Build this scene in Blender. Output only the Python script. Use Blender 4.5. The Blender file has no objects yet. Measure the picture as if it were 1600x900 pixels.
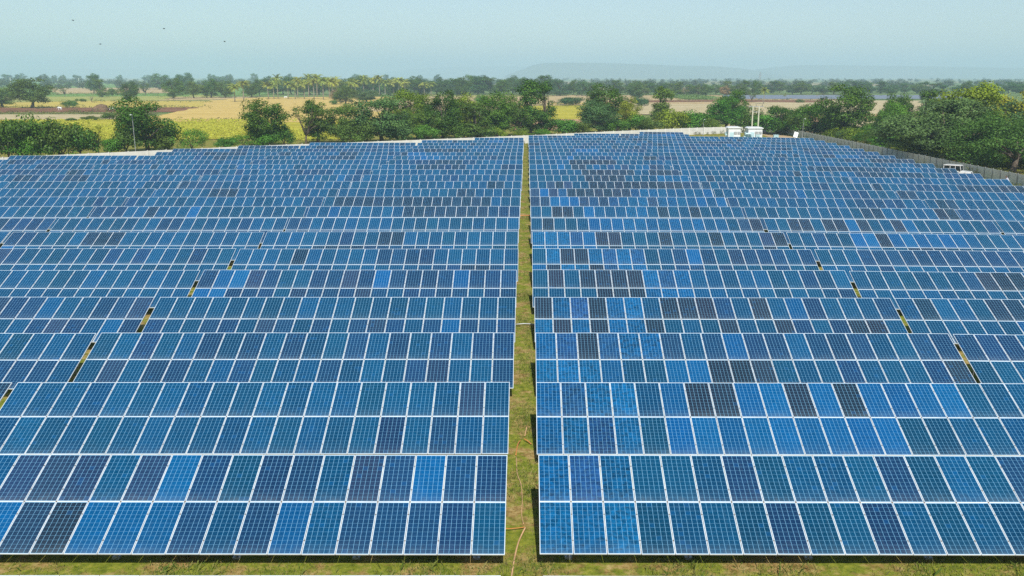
import bpy, math, random
import numpy as np
from mathutils import Vector, Matrix, Euler

R = math.radians
scene = bpy.context.scene
COL = scene.collection
rng = np.random.default_rng(7)
random.seed(7)

# ------------------------------------------------------------------ camera, sky, sun, exposure
H = 14.43
PITCH = math.atan(330 / 1400)
cam_d = bpy.data.cameras.new("camera")
cam_d.sensor_width = 36.0
cam_d.lens = 31.5
cam_d.shift_x = -23 / 1600
cam_d.clip_start = 0.5
cam_d.clip_end = 40000
cam = bpy.data.objects.new("camera", cam_d)
COL.objects.link(cam)
cam.location = (0, 0, H)
cam.rotation_euler = (math.pi / 2 - PITCH, 0, 0)
scene.camera = cam

SUN_DIR = Vector((-0.245, 1.95, -2.15)).normalized()        # the way the light travels
SUN_EL = math.asin(-SUN_DIR.z)
SUN_ROT = math.atan2(-SUN_DIR.x, -SUN_DIR.y)
world = bpy.data.worlds.new("World")
scene.world = world
world.use_nodes = True
wn = world.node_tree
bg = wn.nodes["Background"]
sky = wn.nodes.new("ShaderNodeTexSky")
sky.sky_type = 'NISHITA'
sky.sun_disc = False
sky.sun_elevation = SUN_EL
sky.sun_rotation = SUN_ROT
sky.altitude = 500
sky.air_density = 1.0
sky.dust_density = 0.55
sky.ozone_density = 1.5
wn.links.new(sky.outputs[0], bg.inputs[0])
bg.inputs[1].default_value = 0.104
sun_d = bpy.data.lights.new("sun", 'SUN')
sun_d.energy = 4.6
sun_d.angle = R(0.53)
sun_d.color = (1.0, 0.965, 0.905)
sun = bpy.data.objects.new("sun", sun_d)
COL.objects.link(sun)
sun.location = (0, -50, 120)
sun.rotation_euler = SUN_DIR.to_track_quat('-Z', 'Y').to_euler()
scene.view_settings.view_transform = 'Standard'
scene.view_settings.look = 'None'
scene.view_settings.exposure = 0.12
scene.view_settings.gamma = 1.0
scene.view_settings.use_curve_mapping = False
scene.cycles.use_denoising = False
scene.cycles.max_bounces = 6
scene.cycles.diffuse_bounces = 3
scene.cycles.glossy_bounces = 3
scene.cycles.transmission_bounces = 3
scene.cycles.volume_bounces = 1
scene.cycles.sample_clamp_indirect = 6.0

HAZE_DENSITY = 0.00025
HAZE_COLOR = (0.66, 0.885, 1.0)

# ------------------------------------------------------------------ geometry of the place
CT, ST = math.cos(PITCH), math.sin(PITCH)
FK = 1400 / CT ** 2


def ground_z(x, y):
    x = np.asarray(x, float); y = np.asarray(y, float)
    fade = np.clip((295 - y) / 50, 0, 1)
    z = -0.000155 * np.clip(x, 0, 70) ** 2 * fade
    z = z + 0.10 * np.exp(-((y - 75) / 38) ** 2) * np.exp(-(x / 130) ** 2)
    return z


def at(px, py, z=0.0):
    """point of a horizontal plane seen at a pixel of the 1600x900 photograph"""
    h = H - z
    d = h * (FK / (py - 120) - math.tan(PITCH))
    zc = d * CT + h * ST
    return (px - 823) * zc / 1400, d


def height_at(d, top_py, g=0.0):
    t = (top_py - 450) / 1400
    h = d * (ST + t * CT) / (CT - t * ST)
    return H - h - g


def px_m(d, h=H):
    return 1400 / (d * CT + h * ST)


# ------------------------------------------------------------------ object helpers
def link(o, parent=None):
    COL.objects.link(o)
    if parent:
        o.parent = parent
    return o


def empty(name, loc, label, cat, group=None, rz=0.0, scale=None):
    o = bpy.data.objects.new(name, None)
    o.empty_display_size = 0.3
    o.location = loc
    o.rotation_euler = (0, 0, rz)
    if scale:
        o.scale = scale
    tag(o, label, cat, group)
    return link(o)


def tag(o, label=None, cat=None, group=None, kind=None):
    if label: o["label"] = label
    if cat: o["category"] = cat
    if group: o["group"] = group
    if kind: o["kind"] = kind
    return o


class MB:
    """collects boxes, bars, tubes and quads and builds ONE mesh object"""
    def __init__(s):
        s.v = []; s.f = []; s.m = []; s.uv = {}

    def add(s, vs, fs, mat=0):
        b = len(s.v)
        s.v += [tuple(p) for p in vs]
        for f in fs:
            s.f.append(tuple(i + b for i in f)); s.m.append(mat)

    def box(s, c, size, mat=0, rot=None):
        hx, hy, hz = size[0] / 2, size[1] / 2, size[2] / 2
        vs = [Vector((x, y, z)) for z in (-hz, hz) for y in (-hy, hy) for x in (-hx, hx)]
        if rot is not None:
            vs = [rot @ p for p in vs]
        c = Vector(c)
        s.add([p + c for p in vs], [(0, 2, 3, 1), (4, 5, 7, 6), (0, 1, 5, 4), (2, 6, 7, 3), (0, 4, 6, 2), (1, 3, 7, 5)], mat)

    def bar(s, a, b, w, h=None, mat=0):
        a = Vector(a); b = Vector(b); d = b - a
        q = d.to_track_quat('Z', 'Y').to_matrix()
        s.box((a + b) / 2, (w, h or w, d.length), mat, q)

    def tube(s, pts, rad, n=8, mat=0, cap=True):
        pts = [Vector(p) for p in pts]
        rs = rad if isinstance(rad, (list, tuple)) else [rad] * len(pts)
        base = len(s.v)
        up = Vector((0.13, 0.21, 1)).normalized()
        for i, p in enumerate(pts):
            d = (pts[min(i + 1, len(pts) - 1)] - pts[max(i - 1, 0)]).normalized()
            e1 = d.cross(up)
            if e1.length < 0.2:
                e1 = d.cross(Vector((1, 0.3, 0)))
            e1.normalize(); e2 = d.cross(e1)
            for k in range(n):
                a = 2 * math.pi * k / n
                s.v.append(tuple(p + (e1 * math.cos(a) + e2 * math.sin(a)) * rs[i]))
        for i in range(len(pts) - 1):
            for k in range(n):
                k2 = (k + 1) % n
                s.f.append((base + i * n + k, base + i * n + k2, base + (i + 1) * n + k2, base + (i + 1) * n + k)); s.m.append(mat)
        if cap:
            s.f.append(tuple(base + k for k in range(n))[::-1]); s.m.append(mat)
            e = base + (len(pts) - 1) * n
            s.f.append(tuple(e + k for k in range(n))); s.m.append(mat)

    def prism(s, outline, y0, y1, mat=0):
        """outline of (x, z), swept along y"""
        n = len(outline)
        s.add([(x, y0, z) for x, z in outline] + [(x, y1, z) for x, z in outline],
              [tuple(range(n)), tuple(range(2 * n - 1, n - 1, -1))] + [(i, i + n, (i + 1) % n + n, (i + 1) % n) for i in range(n)], mat)

    def mesh(s, name, mats, smooth=False):
        me = bpy.data.meshes.new(name)
        me.from_pydata(s.v, [], s.f)
        for m in (mats if isinstance(mats, (list, tuple)) else [mats]):
            me.materials.append(m)
        me.polygons.foreach_set("material_index", s.m)
        if smooth:
            me.polygons.foreach_set("use_smooth", [True] * len(s.f))
        me.update()
        return me

    def build(s, name, mats, parent=None, loc=None, smooth=False, bevel=0):
        o = bpy.data.objects.new(name, s.mesh(name, mats, smooth))
        if loc is not None:
            o.location = loc
        if bevel:
            b = o.modifiers.new("bevel", 'BEVEL'); b.width = bevel; b.segments = 2; b.limit_method = 'ANGLE'
        return link(o, parent)


# ------------------------------------------------------------------ material helpers
class NT:
    def __init__(s, name):
        s.m = bpy.data.materials.new(name); s.m.use_nodes = True
        s.t = s.m.node_tree; s.n = s.t.nodes
        s.p = s.n["Principled BSDF"]; s.out = s.n["Material Output"]

    def new(s, t, **kw):
        nd = s.n.new(t)
        for k, v in kw.items():
            setattr(nd, k, v)
        return nd

    def l(s, a, b):
        s.t.links.new(a, b)

    def val(s, sock, v):
        if hasattr(v, "is_output"):
            s.l(v, sock)
        else:
            sock.default_value = v

    def math(s, op, a, b=0.0, c=0.0):
        nd = s.new("ShaderNodeMath", operation=op)
        s.val(nd.inputs[0], a); s.val(nd.inputs[1], b); s.val(nd.inputs[2], c)
        return nd.outputs[0]

    def mix(s, f, a, b, mode='MIX'):
        nd = s.new("ShaderNodeMix", data_type='RGBA', blend_type=mode)
        s.val(nd.inputs[0], f)
        for i, v in ((6, a), (7, b)):
            if not hasattr(v, "is_output") and len(v) == 3:
                v = (*v, 1)
            s.val(nd.inputs[i], v)
        return nd.outputs[2]

    def noise(s, vec, scale, detail=4.0, rough=0.55):
        nd = s.new("ShaderNodeTexNoise")
        nd.inputs["Scale"].default_value = scale
        nd.inputs["Detail"].default_value = detail
        nd.inputs["Roughness"].default_value = rough
        if vec is not None:
            s.l(vec, nd.inputs["Vector"])
        return nd.outputs[0]

    def ramp(s, f, stops):
        nd = s.new("ShaderNodeValToRGB")
        e = nd.color_ramp.elements
        while len(e) < len(stops):
            e.new(0.5)
        for el, (p, c) in zip(e, stops):
            el.position = p; el.color = (*c, 1) if len(c) == 3 else c
        s.l(f, nd.inputs[0])
        return nd.outputs[0]

    def mapping(s, vec, scale):
        nd = s.new("ShaderNodeMapping")
        nd.inputs["Scale"].default_value = scale
        s.l(vec, nd.inputs["Vector"])
        return nd.outputs[0]

    def pos(s):
        return s.new("ShaderNodeNewGeometry").outputs["Position"]

    def bump(s, h, strength=0.3, dist=0.05):
        nd = s.new("ShaderNodeBump")
        nd.inputs["Strength"].default_value = strength
        nd.inputs["Distance"].default_value = dist
        s.l(h, nd.inputs["Height"])
        s.l(nd.outputs[0], s.p.inputs["Normal"])

    def base(s, c, rough=0.7, spec=0.3, metal=0.0):
        if not hasattr(c, "is_output") and len(c) == 3:
            c = (*c, 1)
        s.val(s.p.inputs["Base Color"], c)
        s.p.inputs["Roughness"].default_value = rough
        s.p.inputs["Specular IOR Level"].default_value = spec
        s.p.inputs["Metallic"].default_value = metal
        return s.m


def plain(name, c, rough=0.6, spec=0.3, metal=0.0, var=0.12, scale=3.0):
    t = NT(name)
    n = t.noise(t.pos(), scale, 5)
    lo = tuple(x * (1 - var) for x in c); hi = tuple(min(1, x * (1 + var)) for x in c)
    return t.base(t.ramp(n, [(0.3, lo), (0.7, hi)]), rough, spec, metal)


def cell_material(name, source):
    """polycrystalline solar glass: 6 x 12 cells, the panel's own tint from the object colour or the mesh"""
    t = NT(name)
    uv = t.new("ShaderNodeUVMap").outputs[0]
    sep = t.new("ShaderNodeSeparateXYZ"); t.l(uv, sep.inputs[0])
    a = t.math('MULTIPLY_ADD', sep.outputs[0], 0.952 / 0.1575, 3 - 0.476 / 0.1575)
    b = t.math('MULTIPLY_ADD', sep.outputs[1], 1.916 / 0.1575, 6 - 0.958 / 0.1575)
    if source == 'object':
        oi = t.new("ShaderNodeObjectInfo")
        tint, alpha, rnd = oi.outputs["Color"], oi.outputs["Alpha"], oi.outputs["Random"]
    else:
        at_ = t.new("ShaderNodeAttribute", attribute_name="panel_tint")
        tint, alpha = at_.outputs["Color"], at_.outputs["Alpha"]
        rnd = t.math('FRACT', t.math('MULTIPLY', at_.outputs["Fac"], 917.3))

    def line(x, w):
        f = t.math('FRACT', x)
        d = t.math('MINIMUM', f, t.math('SUBTRACT', 1.0, f))
        return t.math('LESS_THAN', d, w / 2 / 0.1575)
    la = line(a, 0.0084)
    lb = line(b, 0.0050)
    out_a = t.math('MAXIMUM', t.math('LESS_THAN', a, 0.0), t.math('GREATER_THAN', a, 6.0))
    out_b = t.math('MAXIMUM', t.math('LESS_THAN', b, 0.0), t.math('GREATER_THAN', b, 12.0))
    lines = t.math('MAXIMUM', t.math('MAXIMUM', la, t.math('MULTIPLY', lb, 0.8)), t.math('MAXIMUM', out_a, out_b))
    comb = t.new("ShaderNodeCombineXYZ")
    t.l(t.math('FLOOR', a), comb.inputs[0]); t.l(t.math('FLOOR', b), comb.inputs[1])
    t.l(t.math('MULTIPLY', rnd, 311.0), comb.inputs[2])
    wn_ = t.new("ShaderNodeTexWhiteNoise", noise_dimensions='3D'); t.l(comb.outputs[0], wn_.inputs[0])
    comb2 = t.new("ShaderNodeCombineXYZ")
    t.l(a, comb2.inputs[0]); t.l(b, comb2.inputs[1]); t.l(t.math('MULTIPLY', rnd, 97.0), comb2.inputs[2])
    cr = t.new("ShaderNodeTexVoronoi", voronoi_dimensions='3D'); cr.inputs["Scale"].default_value = 1.7
    t.l(comb2.outputs[0], cr.inputs["Vector"])
    crs = t.new("ShaderNodeSeparateColor"); t.l(cr.outputs["Color"], crs.inputs[0])
    big = t.noise(comb2.outputs[0], 0.35, 3)
    # brightness factor: cell to cell, grain to grain, and slow drift; strong where the tint's alpha is high
    amp = t.math('MULTIPLY_ADD', alpha, 0.55, 0.10)
    k = t.math('ADD', t.math('MULTIPLY', t.math('SUBTRACT', wn_.outputs[0], 0.42), 0.55),
               t.math('MULTIPLY', t.math('SUBTRACT', crs.outputs[0], 0.42), 1.1))
    k = t.math('ADD', k, t.math('MULTIPLY', t.math('SUBTRACT', big, 0.5), 1.1))
    fac = t.math('MULTIPLY_ADD', k, amp, 1.0)
    fac = t.math('MAXIMUM', fac, 0.25)
    vm = t.new("ShaderNodeVectorMath", operation='SCALE')
    t.l(tint, vm.inputs[0]); t.l(fac, vm.inputs["Scale"])
    # a few odd cells in a brighter blue, as in the photograph's dark panels
    odd = t.math('GREATER_THAN', wn_.outputs[0], t.math('MULTIPLY_ADD', rnd, 0.06, 0.945))
    celc = t.mix(t.math('MULTIPLY', odd, 0.25), vm.outputs[0], (0.002, 0.100, 0.30))
    dust = t.noise(comb2.outputs[0], 0.5, 5)
    celc = t.mix(t.math('MULTIPLY', dust, 0.012), celc, (0.45, 0.42, 0.36))
    # dust washed down to the lower edge of every module, and a few dried streaks
    low = t.math('MULTIPLY', t.math('POWER', t.math('SUBTRACT', 1.0, sep.outputs[1]), 9.0), t.math('MULTIPLY_ADD', dust, 0.5, -0.08))
    low = t.math('MAXIMUM', low, 0.0)
    streak = t.noise(t.mapping(comb2.outputs[0], (2.2, 0.12, 1.0)), 1.0, 4)
    streak = t.math('MULTIPLY', t.math('MAXIMUM', t.math('SUBTRACT', streak, 0.60), 0.0), 0.35)
    celc = t.mix(t.math('ADD', low, streak), celc, (0.30, 0.36, 0.38))
    col = t.mix(lines, celc, (0.20, 0.46, 0.66))
    t.base(col, 0.18, 0.10)
    return t.m


def leaf_material(name):
    t = NT(name)
    oi = t.new("ShaderNodeObjectInfo")
    at_ = t.new("ShaderNodeAttribute", attribute_name="tint")
    c = t.new("ShaderNodeVectorMath", operation='SCALE')
    t.l(oi.outputs["Color"], c.inputs[0])
    t.l(t.math('MULTIPLY_ADD', at_.outputs["Fac"], 1.1, 0.45), c.inputs["Scale"])
    # some leaves older and yellower
    yel = t.math('MULTIPLY', t.math('GREATER_THAN', at_.outputs["Fac"], 0.74), 0.2)
    col = t.mix(yel, c.outputs[0], (0.17, 0.17, 0.035))
    d = t.new("ShaderNodeBsdfDiffuse"); t.l(col, d.inputs[0])
    tr = t.new("ShaderNodeBsdfTranslucent"); t.l(col, tr.inputs[0])
    mx = t.new("ShaderNodeMixShader"); mx.inputs[0].default_value = 0.2
    t.l(d.outputs[0], mx.inputs[1]); t.l(tr.outputs[0], mx.inputs[2])
    gl = t.new("ShaderNodeBsdfGlossy"); gl.inputs["Roughness"].default_value = 0.45
    mx2 = t.new("ShaderNodeMixShader"); mx2.inputs[0].default_value = 0.012
    t.l(mx.outputs[0], mx2.inputs[1]); t.l(gl.outputs[0], mx2.inputs[2])
    t.l(mx2.outputs[0], t.out.inputs["Surface"])
    return t.m


def farm_ground_material():
    t = NT("farm ground")
    p = t.pos()
    n1 = t.noise(p, 0.75, 6, 0.7)
    n2 = t.noise(p, 3.5, 6, 0.7)
    n3 = t.noise(p, 0.12, 4)
    grass = t.ramp(n2, [(0.3, (0.07, 0.10, 0.010)), (0.5, (0.19, 0.22, 0.025)), (0.72, (0.34, 0.33, 0.05))])
    straw = t.ramp(n2, [(0.3, (0.17, 0.10, 0.03)), (0.5, (0.34, 0.23, 0.08)), (0.7, (0.50, 0.39, 0.17))])
    near = t.mix(t.ramp(n1, [(0.48, (0, 0, 0)), (0.59, (1, 1, 1))]), grass, straw)
    # the open plain: a patchwork of far fields
    v = t.new("ShaderNodeTexVoronoi"); v.inputs["Scale"].default_value = 1.0
    t.l(t.mapping(p, (0.0045, 0.0028, 0.0)), v.inputs["Vector"])
    vs = t.new("ShaderNodeSeparateColor"); t.l(v.outputs["Color"], vs.inputs[0])
    fields = t.ramp(vs.outputs[0], [(0.0, (0.10, 0.20, 0.05)), (0.35, (0.13, 0.24, 0.06)), (0.5, (0.30, 0.27, 0.12)),
                                    (0.7, (0.36, 0.28, 0.16)), (0.85, (0.12, 0.22, 0.06))])
    fields.node.color_ramp.interpolation = 'CONSTANT'
    fields = t.mix(0.35, fields, t.ramp(n3, [(0.3, (0.10, 0.14, 0.04)), (0.7, (0.30, 0.27, 0.12))]))
    sep = t.new("ShaderNodeSeparateXYZ"); t.l(p, sep.inputs[0])
    far = t.ramp(t.math('MULTIPLY_ADD', sep.outputs[1], 1 / 160.0, -240 / 160.0), [(0.0, (0, 0, 0)), (1.0, (1, 1, 1))])
    t.base(t.mix(far, near, fields), 0.95, 0.1)
    t.bump(n2, 0.6, 0.08)
    return t.m


def field_material(name, c1, c2, c3=None, rows=(0.5, 0.05), speck=0.35):
    t = NT(name)
    p = t.pos()
    n1 = t.noise(t.mapping(p, (0.03, 0.06, 0.03)), 1.0, 5, 0.6)
    n2 = t.noise(t.mapping(p, (rows[0], rows[1], 0.3)), 1.0, 6, 0.75)
    n3 = t.noise(p, 1.1, 4, 0.8)
    c = t.ramp(n1, [(0.32, c1), (0.62, c2)])
    c = t.mix(t.math('MULTIPLY', t.math('GREATER_THAN', n2, 0.55), 0.35), c, tuple(x * 0.7 for x in c1))
    c = t.mix(t.ramp(n3, [(0.5, (0, 0, 0)), (0.75, (speck,) * 3)]), c, c3 or tuple(x * 0.55 for x in c1))
    return t.base(c, 0.95, 0.05)


M = {}
M['cell'] = cell_material("solar glass", 'object')
M['cell_far'] = cell_material("solar glass lower row", 'mesh')
M['frame'] = plain("aluminium frame", (0.70, 0.72, 0.72), 0.4, 0.4, 0.0, 0.14, 1.2)
M['steel'] = plain("galvanised steel", (0.45, 0.46, 0.47), 0.45, 0.5, 0.5, 0.15)
M['clamp'] = plain("rusty clamp", (0.22, 0.17, 0.12), 0.7, 0.3, 0.3, 0.3, 9)
M['back'] = plain("backsheet", (0.7, 0.7, 0.7), 0.6)
M['leaf'] = leaf_material("leaves")
t = NT("bark"); M['bark'] = t.base(t.ramp(t.noise(t.mapping(t.pos(), (3, 3, 0.7)), 2.0, 6, 0.7), [(0.3, (0.06, 0.045, 0.033)), (0.7, (0.19, 0.15, 0.115))]), 0.95, 0.1)
t = NT("pale bark"); M['palm_bark'] = t.base(t.ramp(t.noise(t.mapping(t.pos(), (1, 1, 6)), 2.0, 4), [(0.3, (0.20, 0.17, 0.13)), (0.7, (0.36, 0.32, 0.26))]), 0.95, 0.1)
M['ground'] = farm_ground_material()
M['white'] = plain("white paint", (0.80, 0.81, 0.80), 0.4, 0.4, 0, 0.04)
M['pale_teal'] = plain("pale blue green enamel", (0.50, 0.68, 0.70), 0.4, 0.4, 0, 0.08)
M['dark_teal'] = plain("dark teal steel", (0.07, 0.16, 0.17), 0.5, 0.4)
M['dark'] = plain("dark opening", (0.02, 0.022, 0.025), 0.4, 0.4)
M['rubber'] = plain("rubber", (0.02, 0.02, 0.02), 0.85, 0.2)
M['concrete_pole'] = plain("pole paint", (0.62, 0.60, 0.46), 0.6, 0.3)
M['orange_hose'] = plain("faded orange hose", (0.66, 0.40, 0.20), 0.5, 0.4, 0, 0.2)
M['orange'] = plain("orange conduit", (0.60, 0.25, 0.07), 0.5, 0.4, 0, 0.15)
t = NT("dark glass"); M['glass'] = t.base((0.015, 0.022, 0.025), 0.06, 0.6)
t = NT("car paint"); M['car_white'] = t.base(t.ramp(t.noise(t.pos(), 6, 4), [(0.3, (0.76, 0.77, 0.75)), (0.7, (0.84, 0.84, 0.82))]), 0.25, 0.5); t.p.inputs["Coat Weight"].default_value = 0.4
t = NT("head lamp glass"); M['lamp_glass'] = t.base((0.75, 0.76, 0.75), 0.1, 0.6)


def wall_material(name, c, stain):
    t = NT(name)
    p = t.pos()
    n = t.noise(p, 0.8, 6, 0.65)
    s_ = t.noise(t.mapping(p, (1.2, 1.2, 0.2)), 1.5, 5, 0.7)
    sep = t.new("ShaderNodeSeparateXYZ"); t.l(p, sep.inputs[0])
    col = t.ramp(n, [(0.3, tuple(x * 0.86 for x in c)), (0.7, c)])
    col = t.mix(t.ramp(s_, [(0.52, (0, 0, 0)), (0.75, (0.6, 0.6, 0.6))]), col, stain)
    t.base(col, 0.9, 0.15)
    t.bump(n, 0.3, 0.03)
    return t.m


M['wall_white'] = wall_material("whitewashed precast", (0.74, 0.72, 0.66), (0.50, 0.46, 0.38))
M['wall_grey'] = wall_material("grey precast", (0.62, 0.66, 0.60), (0.40, 0.43, 0.35))
M['wall_post'] = wall_material("grey precast post", (0.24, 0.25, 0.24), (0.15, 0.17, 0.14))

# ------------------------------------------------------------------ ground, fields, hills
xs = sorted(set([-19000, -9000, -5000, -2500, -1200, -600, -300, -200] + list(range(-150, 0, 15)) + list(range(0, 76, 4)) + [72, 90, 120, 160, 220, 300, 600, 1200, 2500, 5000, 9000, 19000]))
ys = sorted(set([-400, -100] + list(range(-20, 300, 10)) + [295, 320, 360, 420, 500, 650, 900, 1400, 2200, 3500, 6000, 9500, 12000, 17500]))
X, Y = np.meshgrid(xs, ys)
Z = ground_z(X, Y)
nx, ny = len(xs), len(ys)
me = bpy.data.meshes.new("ground")
me.from_pydata(np.stack([X.ravel(), Y.ravel(), Z.ravel()], 1).tolist(), [],
               [(j * nx + i, j * nx + i + 1, (j + 1) * nx + i + 1, (j + 1) * nx + i) for j in range(ny - 1) for i in range(nx - 1)])
me.polygons.foreach_set("use_smooth", [True] * len(me.polygons))
me.materials.append(M['ground'])
tag(link(bpy.data.objects.new("ground", me)), kind="structure")

FIELD_N = 0


def field(pts, mat):
    """a cultivated sheet laid on the plain; corners are read off the photograph and land on the ground"""
    global FIELD_N
    FIELD_N += 1
    z = 0.03 + 0.012 * FIELD_N
    corners = [at(px, py, 0) for px, py in pts]
    # ragged edges: subdivide and jitter
    out = []
    n = len(corners)
    for i in range(n):
        a, b = corners[i], corners[(i + 1) % n]
        for k in range(9):
            f = k / 9
            x, y = a[0] + (b[0] - a[0]) * f, a[1] + (b[1] - a[1]) * f
            jit = 0.0 if k == 0 else 0.006 * y
            out.append((x + random.uniform(-jit, jit), y + random.uniform(-jit, jit) * 0.8))
    mb = MB()
    mb.add([(x, y, float(ground_z(x, y)) + z) for x, y in out], [tuple(range(len(out)))])
    return tag(mb.build("field", mat), kind="structure")


yellow = field_material("yellow crop", (0.36, 0.33, 0.035), (0.52, 0.45, 0.055), (0.17, 0.20, 0.03), (0.6, 0.15), 0.6)
gold = field_material("ripe tan crop", (0.56, 0.40, 0.12), (0.64, 0.46, 0.15), (0.44, 0.35, 0.09), (0.2, 0.1))
goldyel = field_material("ripening crop", (0.52, 0.40, 0.11), (0.55, 0.44, 0.09), (0.33, 0.29, 0.07), (0.3, 0.1))
paletan = field_material("pale stubble", (0.46, 0.38, 0.20), (0.56, 0.46, 0.27), None, (0.3, 0.1))
brown = field_material("ploughed red soil", (0.19, 0.085, 0.045), (0.26, 0.13, 0.075), None, (0.3, 0.05))
greenf = field_material("green crop", (0.12, 0.24, 0.05), (0.20, 0.33, 0.08), None, (0.3, 0.05))
limef = field_material("light green crop", (0.30, 0.32, 0.08), (0.40, 0.40, 0.12), None, (0.3, 0.05))
pink = field_material("pinkish fallow", (0.44, 0.32, 0.16), (0.54, 0.41, 0.21), None, (0.3, 0.05))
verge = field_material("grassy bund", (0.10, 0.13, 0.035), (0.26, 0.25, 0.08), None, (0.3, 0.05))
redsoil = field_material("bare red ground", (0.40, 0.22, 0.11), (0.52, 0.33, 0.19), None, (0.3, 0.1))
field([(-120, 150), (440, 149), (430, 127), (-120, 127)], greenf)
field([(85, 146.5), (265, 145.5), (262, 137), (85, 137.5)], pink)
field([(-120, 160.5), (335, 157), (335, 148.5), (-120, 148.5)], limef)
field([(-120, 151.5), (300, 150.5), (300, 146.5), (-120, 147)], greenf)
field([(-120, 169), (330, 168.5), (345, 158.5), (180, 157.5), (-120, 163)], goldyel)
field([(250, 157), (410, 155), (410, 151.5), (270, 152)], pink)
field([(-120, 227), (545, 214), (560, 190), (330, 186), (180, 186), (-120, 190)], yellow)
field([(-120, 188), (190, 187), (190, 178.5), (-120, 179)], paletan)
field([(-120, 179.5), (240, 179), (240, 175.5), (-120, 176)], verge)
field([(-120, 176), (311, 175.5), (316, 168), (-120, 168.8)], brown)
field([(185, 190), (520, 192), (660, 178), (690, 151), (405, 152.3), (330, 157), (318, 167), (260, 179)], gold)
field([(560, 175), (1340, 168), (1340, 149), (640, 149)], pink)
field([(690, 151.5), (860, 151.5), (850, 149.5), (700, 149.5)], limef)
field([(1020, 153.5), (1130, 153), (1120, 150.5), (1040, 150.5)], greenf)
field([(860, 163.5), (985, 163), (985, 160.5), (870, 161)], gold)
field([(640, 151), (700, 151), (700, 147.5), (640, 147.5)], limef)
field([(800, 188), (930, 188), (965, 165), (810, 166)], yellow)
field([(800, 204), (905, 204), (905, 187.5), (800, 187.5)], redsoil)
field([(905, 188), (1000, 186), (990, 168), (940, 168)], goldyel)
field([(985, 180), (1150, 180), (1165, 163), (985, 163.5)], paletan)
field([(985, 160.5), (1130, 159.5), (1130, 157), (985, 157.5)], brown)
field([(1130, 200), (1440, 204), (1440, 158), (1180, 157)], paletan)
field([(1130, 160), (1300, 161), (1290, 157.5), (1150, 156.5)], brown)
field([(1240, 206), (1440, 208), (1440, 180), (1270, 180)], redsoil)

# mesa hills on the horizon, real ridges several kilometres off
hill_mat = plain("scrub hill", (0.10, 0.115, 0.075), 0.95, 0.05, 0, 0.25, 0.01)


def hill(profile, d, depth):
    mb = MB()
    n = len(profile)
    rows = [(-0.5, 0.0), (-0.16, 0.72), (-0.05, 1.0), (0.3, 1.0), (0.5, 0.0)]
    for off, k in rows:
        for px, py in profile:
            h = max(1.0, height_at(d, py))
            mb.v.append(((px - 823) * (d * CT + H * ST) / 1400, d + off * depth + random.uniform(-60, 60) * (1 - k), h * k - (2 if k == 0 else 0)))
    for j in range(len(rows) - 1):
        for i in range(n - 1):
            mb.f.append((j * n + i, j * n + i + 1, (j + 1) * n + i + 1, (j + 1) * n + i)); mb.m.append(0)
    return tag(mb.build("hills", hill_mat, smooth=True), kind="structure")


def dense(profile, step=8):
    out = []
    for (a, b), (c, d_) in zip(profile, profile[1:]):
        k = max(1, int((c - a) / step))
        out += [(a + (c - a) * i / k, b + (d_ - b) * i / k + random.uniform(-0.25, 0.25)) for i in range(k)]
    return out + [profile[-1]]


hill(dense([(790, 118), (815, 109), (832, 102), (850, 98.6), (900, 98), (960, 99), (1010, 100.5), (1060, 103), (1110, 103.5), (1150, 106.5), (1190, 112), (1215, 118)]), 8200, 1400)
hill(dense([(1150, 118), (1190, 109), (1230, 103.5), (1260, 101.5), (1340, 102.5), (1450, 104), (1560, 106), (1700, 109), (1900, 116)]), 9400, 1400)
hill(dense([(560, 118), (640, 109), (700, 105), (760, 103.5), (820, 104), (870, 110), (900, 118)]), 14500, 1800)
hill(dense([(-200, 116), (0, 110), (100, 108), (200, 107), (240, 110), (300, 117)]), 15000, 1800)

# ------------------------------------------------------------------ haze: one closed box of even air
haze = NT("haze air")
haze.n.remove(haze.p)
pv = haze.n.new("ShaderNodeVolumePrincipled")
pv.inputs["Density"].default_value = HAZE_DENSITY
pv.inputs["Color"].default_value = (*HAZE_COLOR, 1)
pv.inputs["Anisotropy"].default_value = -0.05
for s_ in ("Density Attribute", "Color Attribute", "Temperature Attribute"):
    pv.inputs[s_].default_value = ""
haze.l(pv.outputs[0], haze.out.inputs["Volume"])
haze.m.cycles.volume_sampling = 'DISTANCE'
mb = MB()
mb.box((0, 8500, 135), (39000, 18300, 276), 0)
tag(mb.build("haze", haze.m), kind="stuff")

# ------------------------------------------------------------------ solar tables
TILT = R(24)
PW, PL = 0.996, 1.958
PITCH_X = 1.012
MID_Z = 0.55 + 1.965 * math.sin(TILT)
TOP_D0, ROW_PITCH = 27.73, 7.263
HALF_DEPTH = 1.965 * math.cos(TILT)
GAP = 0.25
TLEN = 20 * PITCH_X

TINT = {   # base reflectance of the cells; alpha = how mottled the panel is
    't': (0.0014, 0.053, 0.122, 0.10), 'n': (0.0060, 0.042, 0.112, 0.10), 's': (0.016, 0.043, 0.100, 0.08),
    'd': (0.0145, 0.029, 0.056, 0.12), 'b': (0.0008, 0.079, 0.220, 0.10), 'm': (0.0010, 0.074, 0.190, 0.85),
    'p': (0.008, 0.056, 0.155, 0.75), 'c': (0.0012, 0.060, 0.148, 0.15), 'k': (0.0090, 0.034, 0.074, 0.10)}


def tint(k):
    c = TINT[k]
    f = random.uniform(0.80, 1.18)
    return (c[0] * f * random.uniform(0.8, 1.25), c[1] * f * random.uniform(0.93, 1.07), c[2] * f, min(1, c[3] * random.uniform(0.7, 1.3)))


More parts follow.
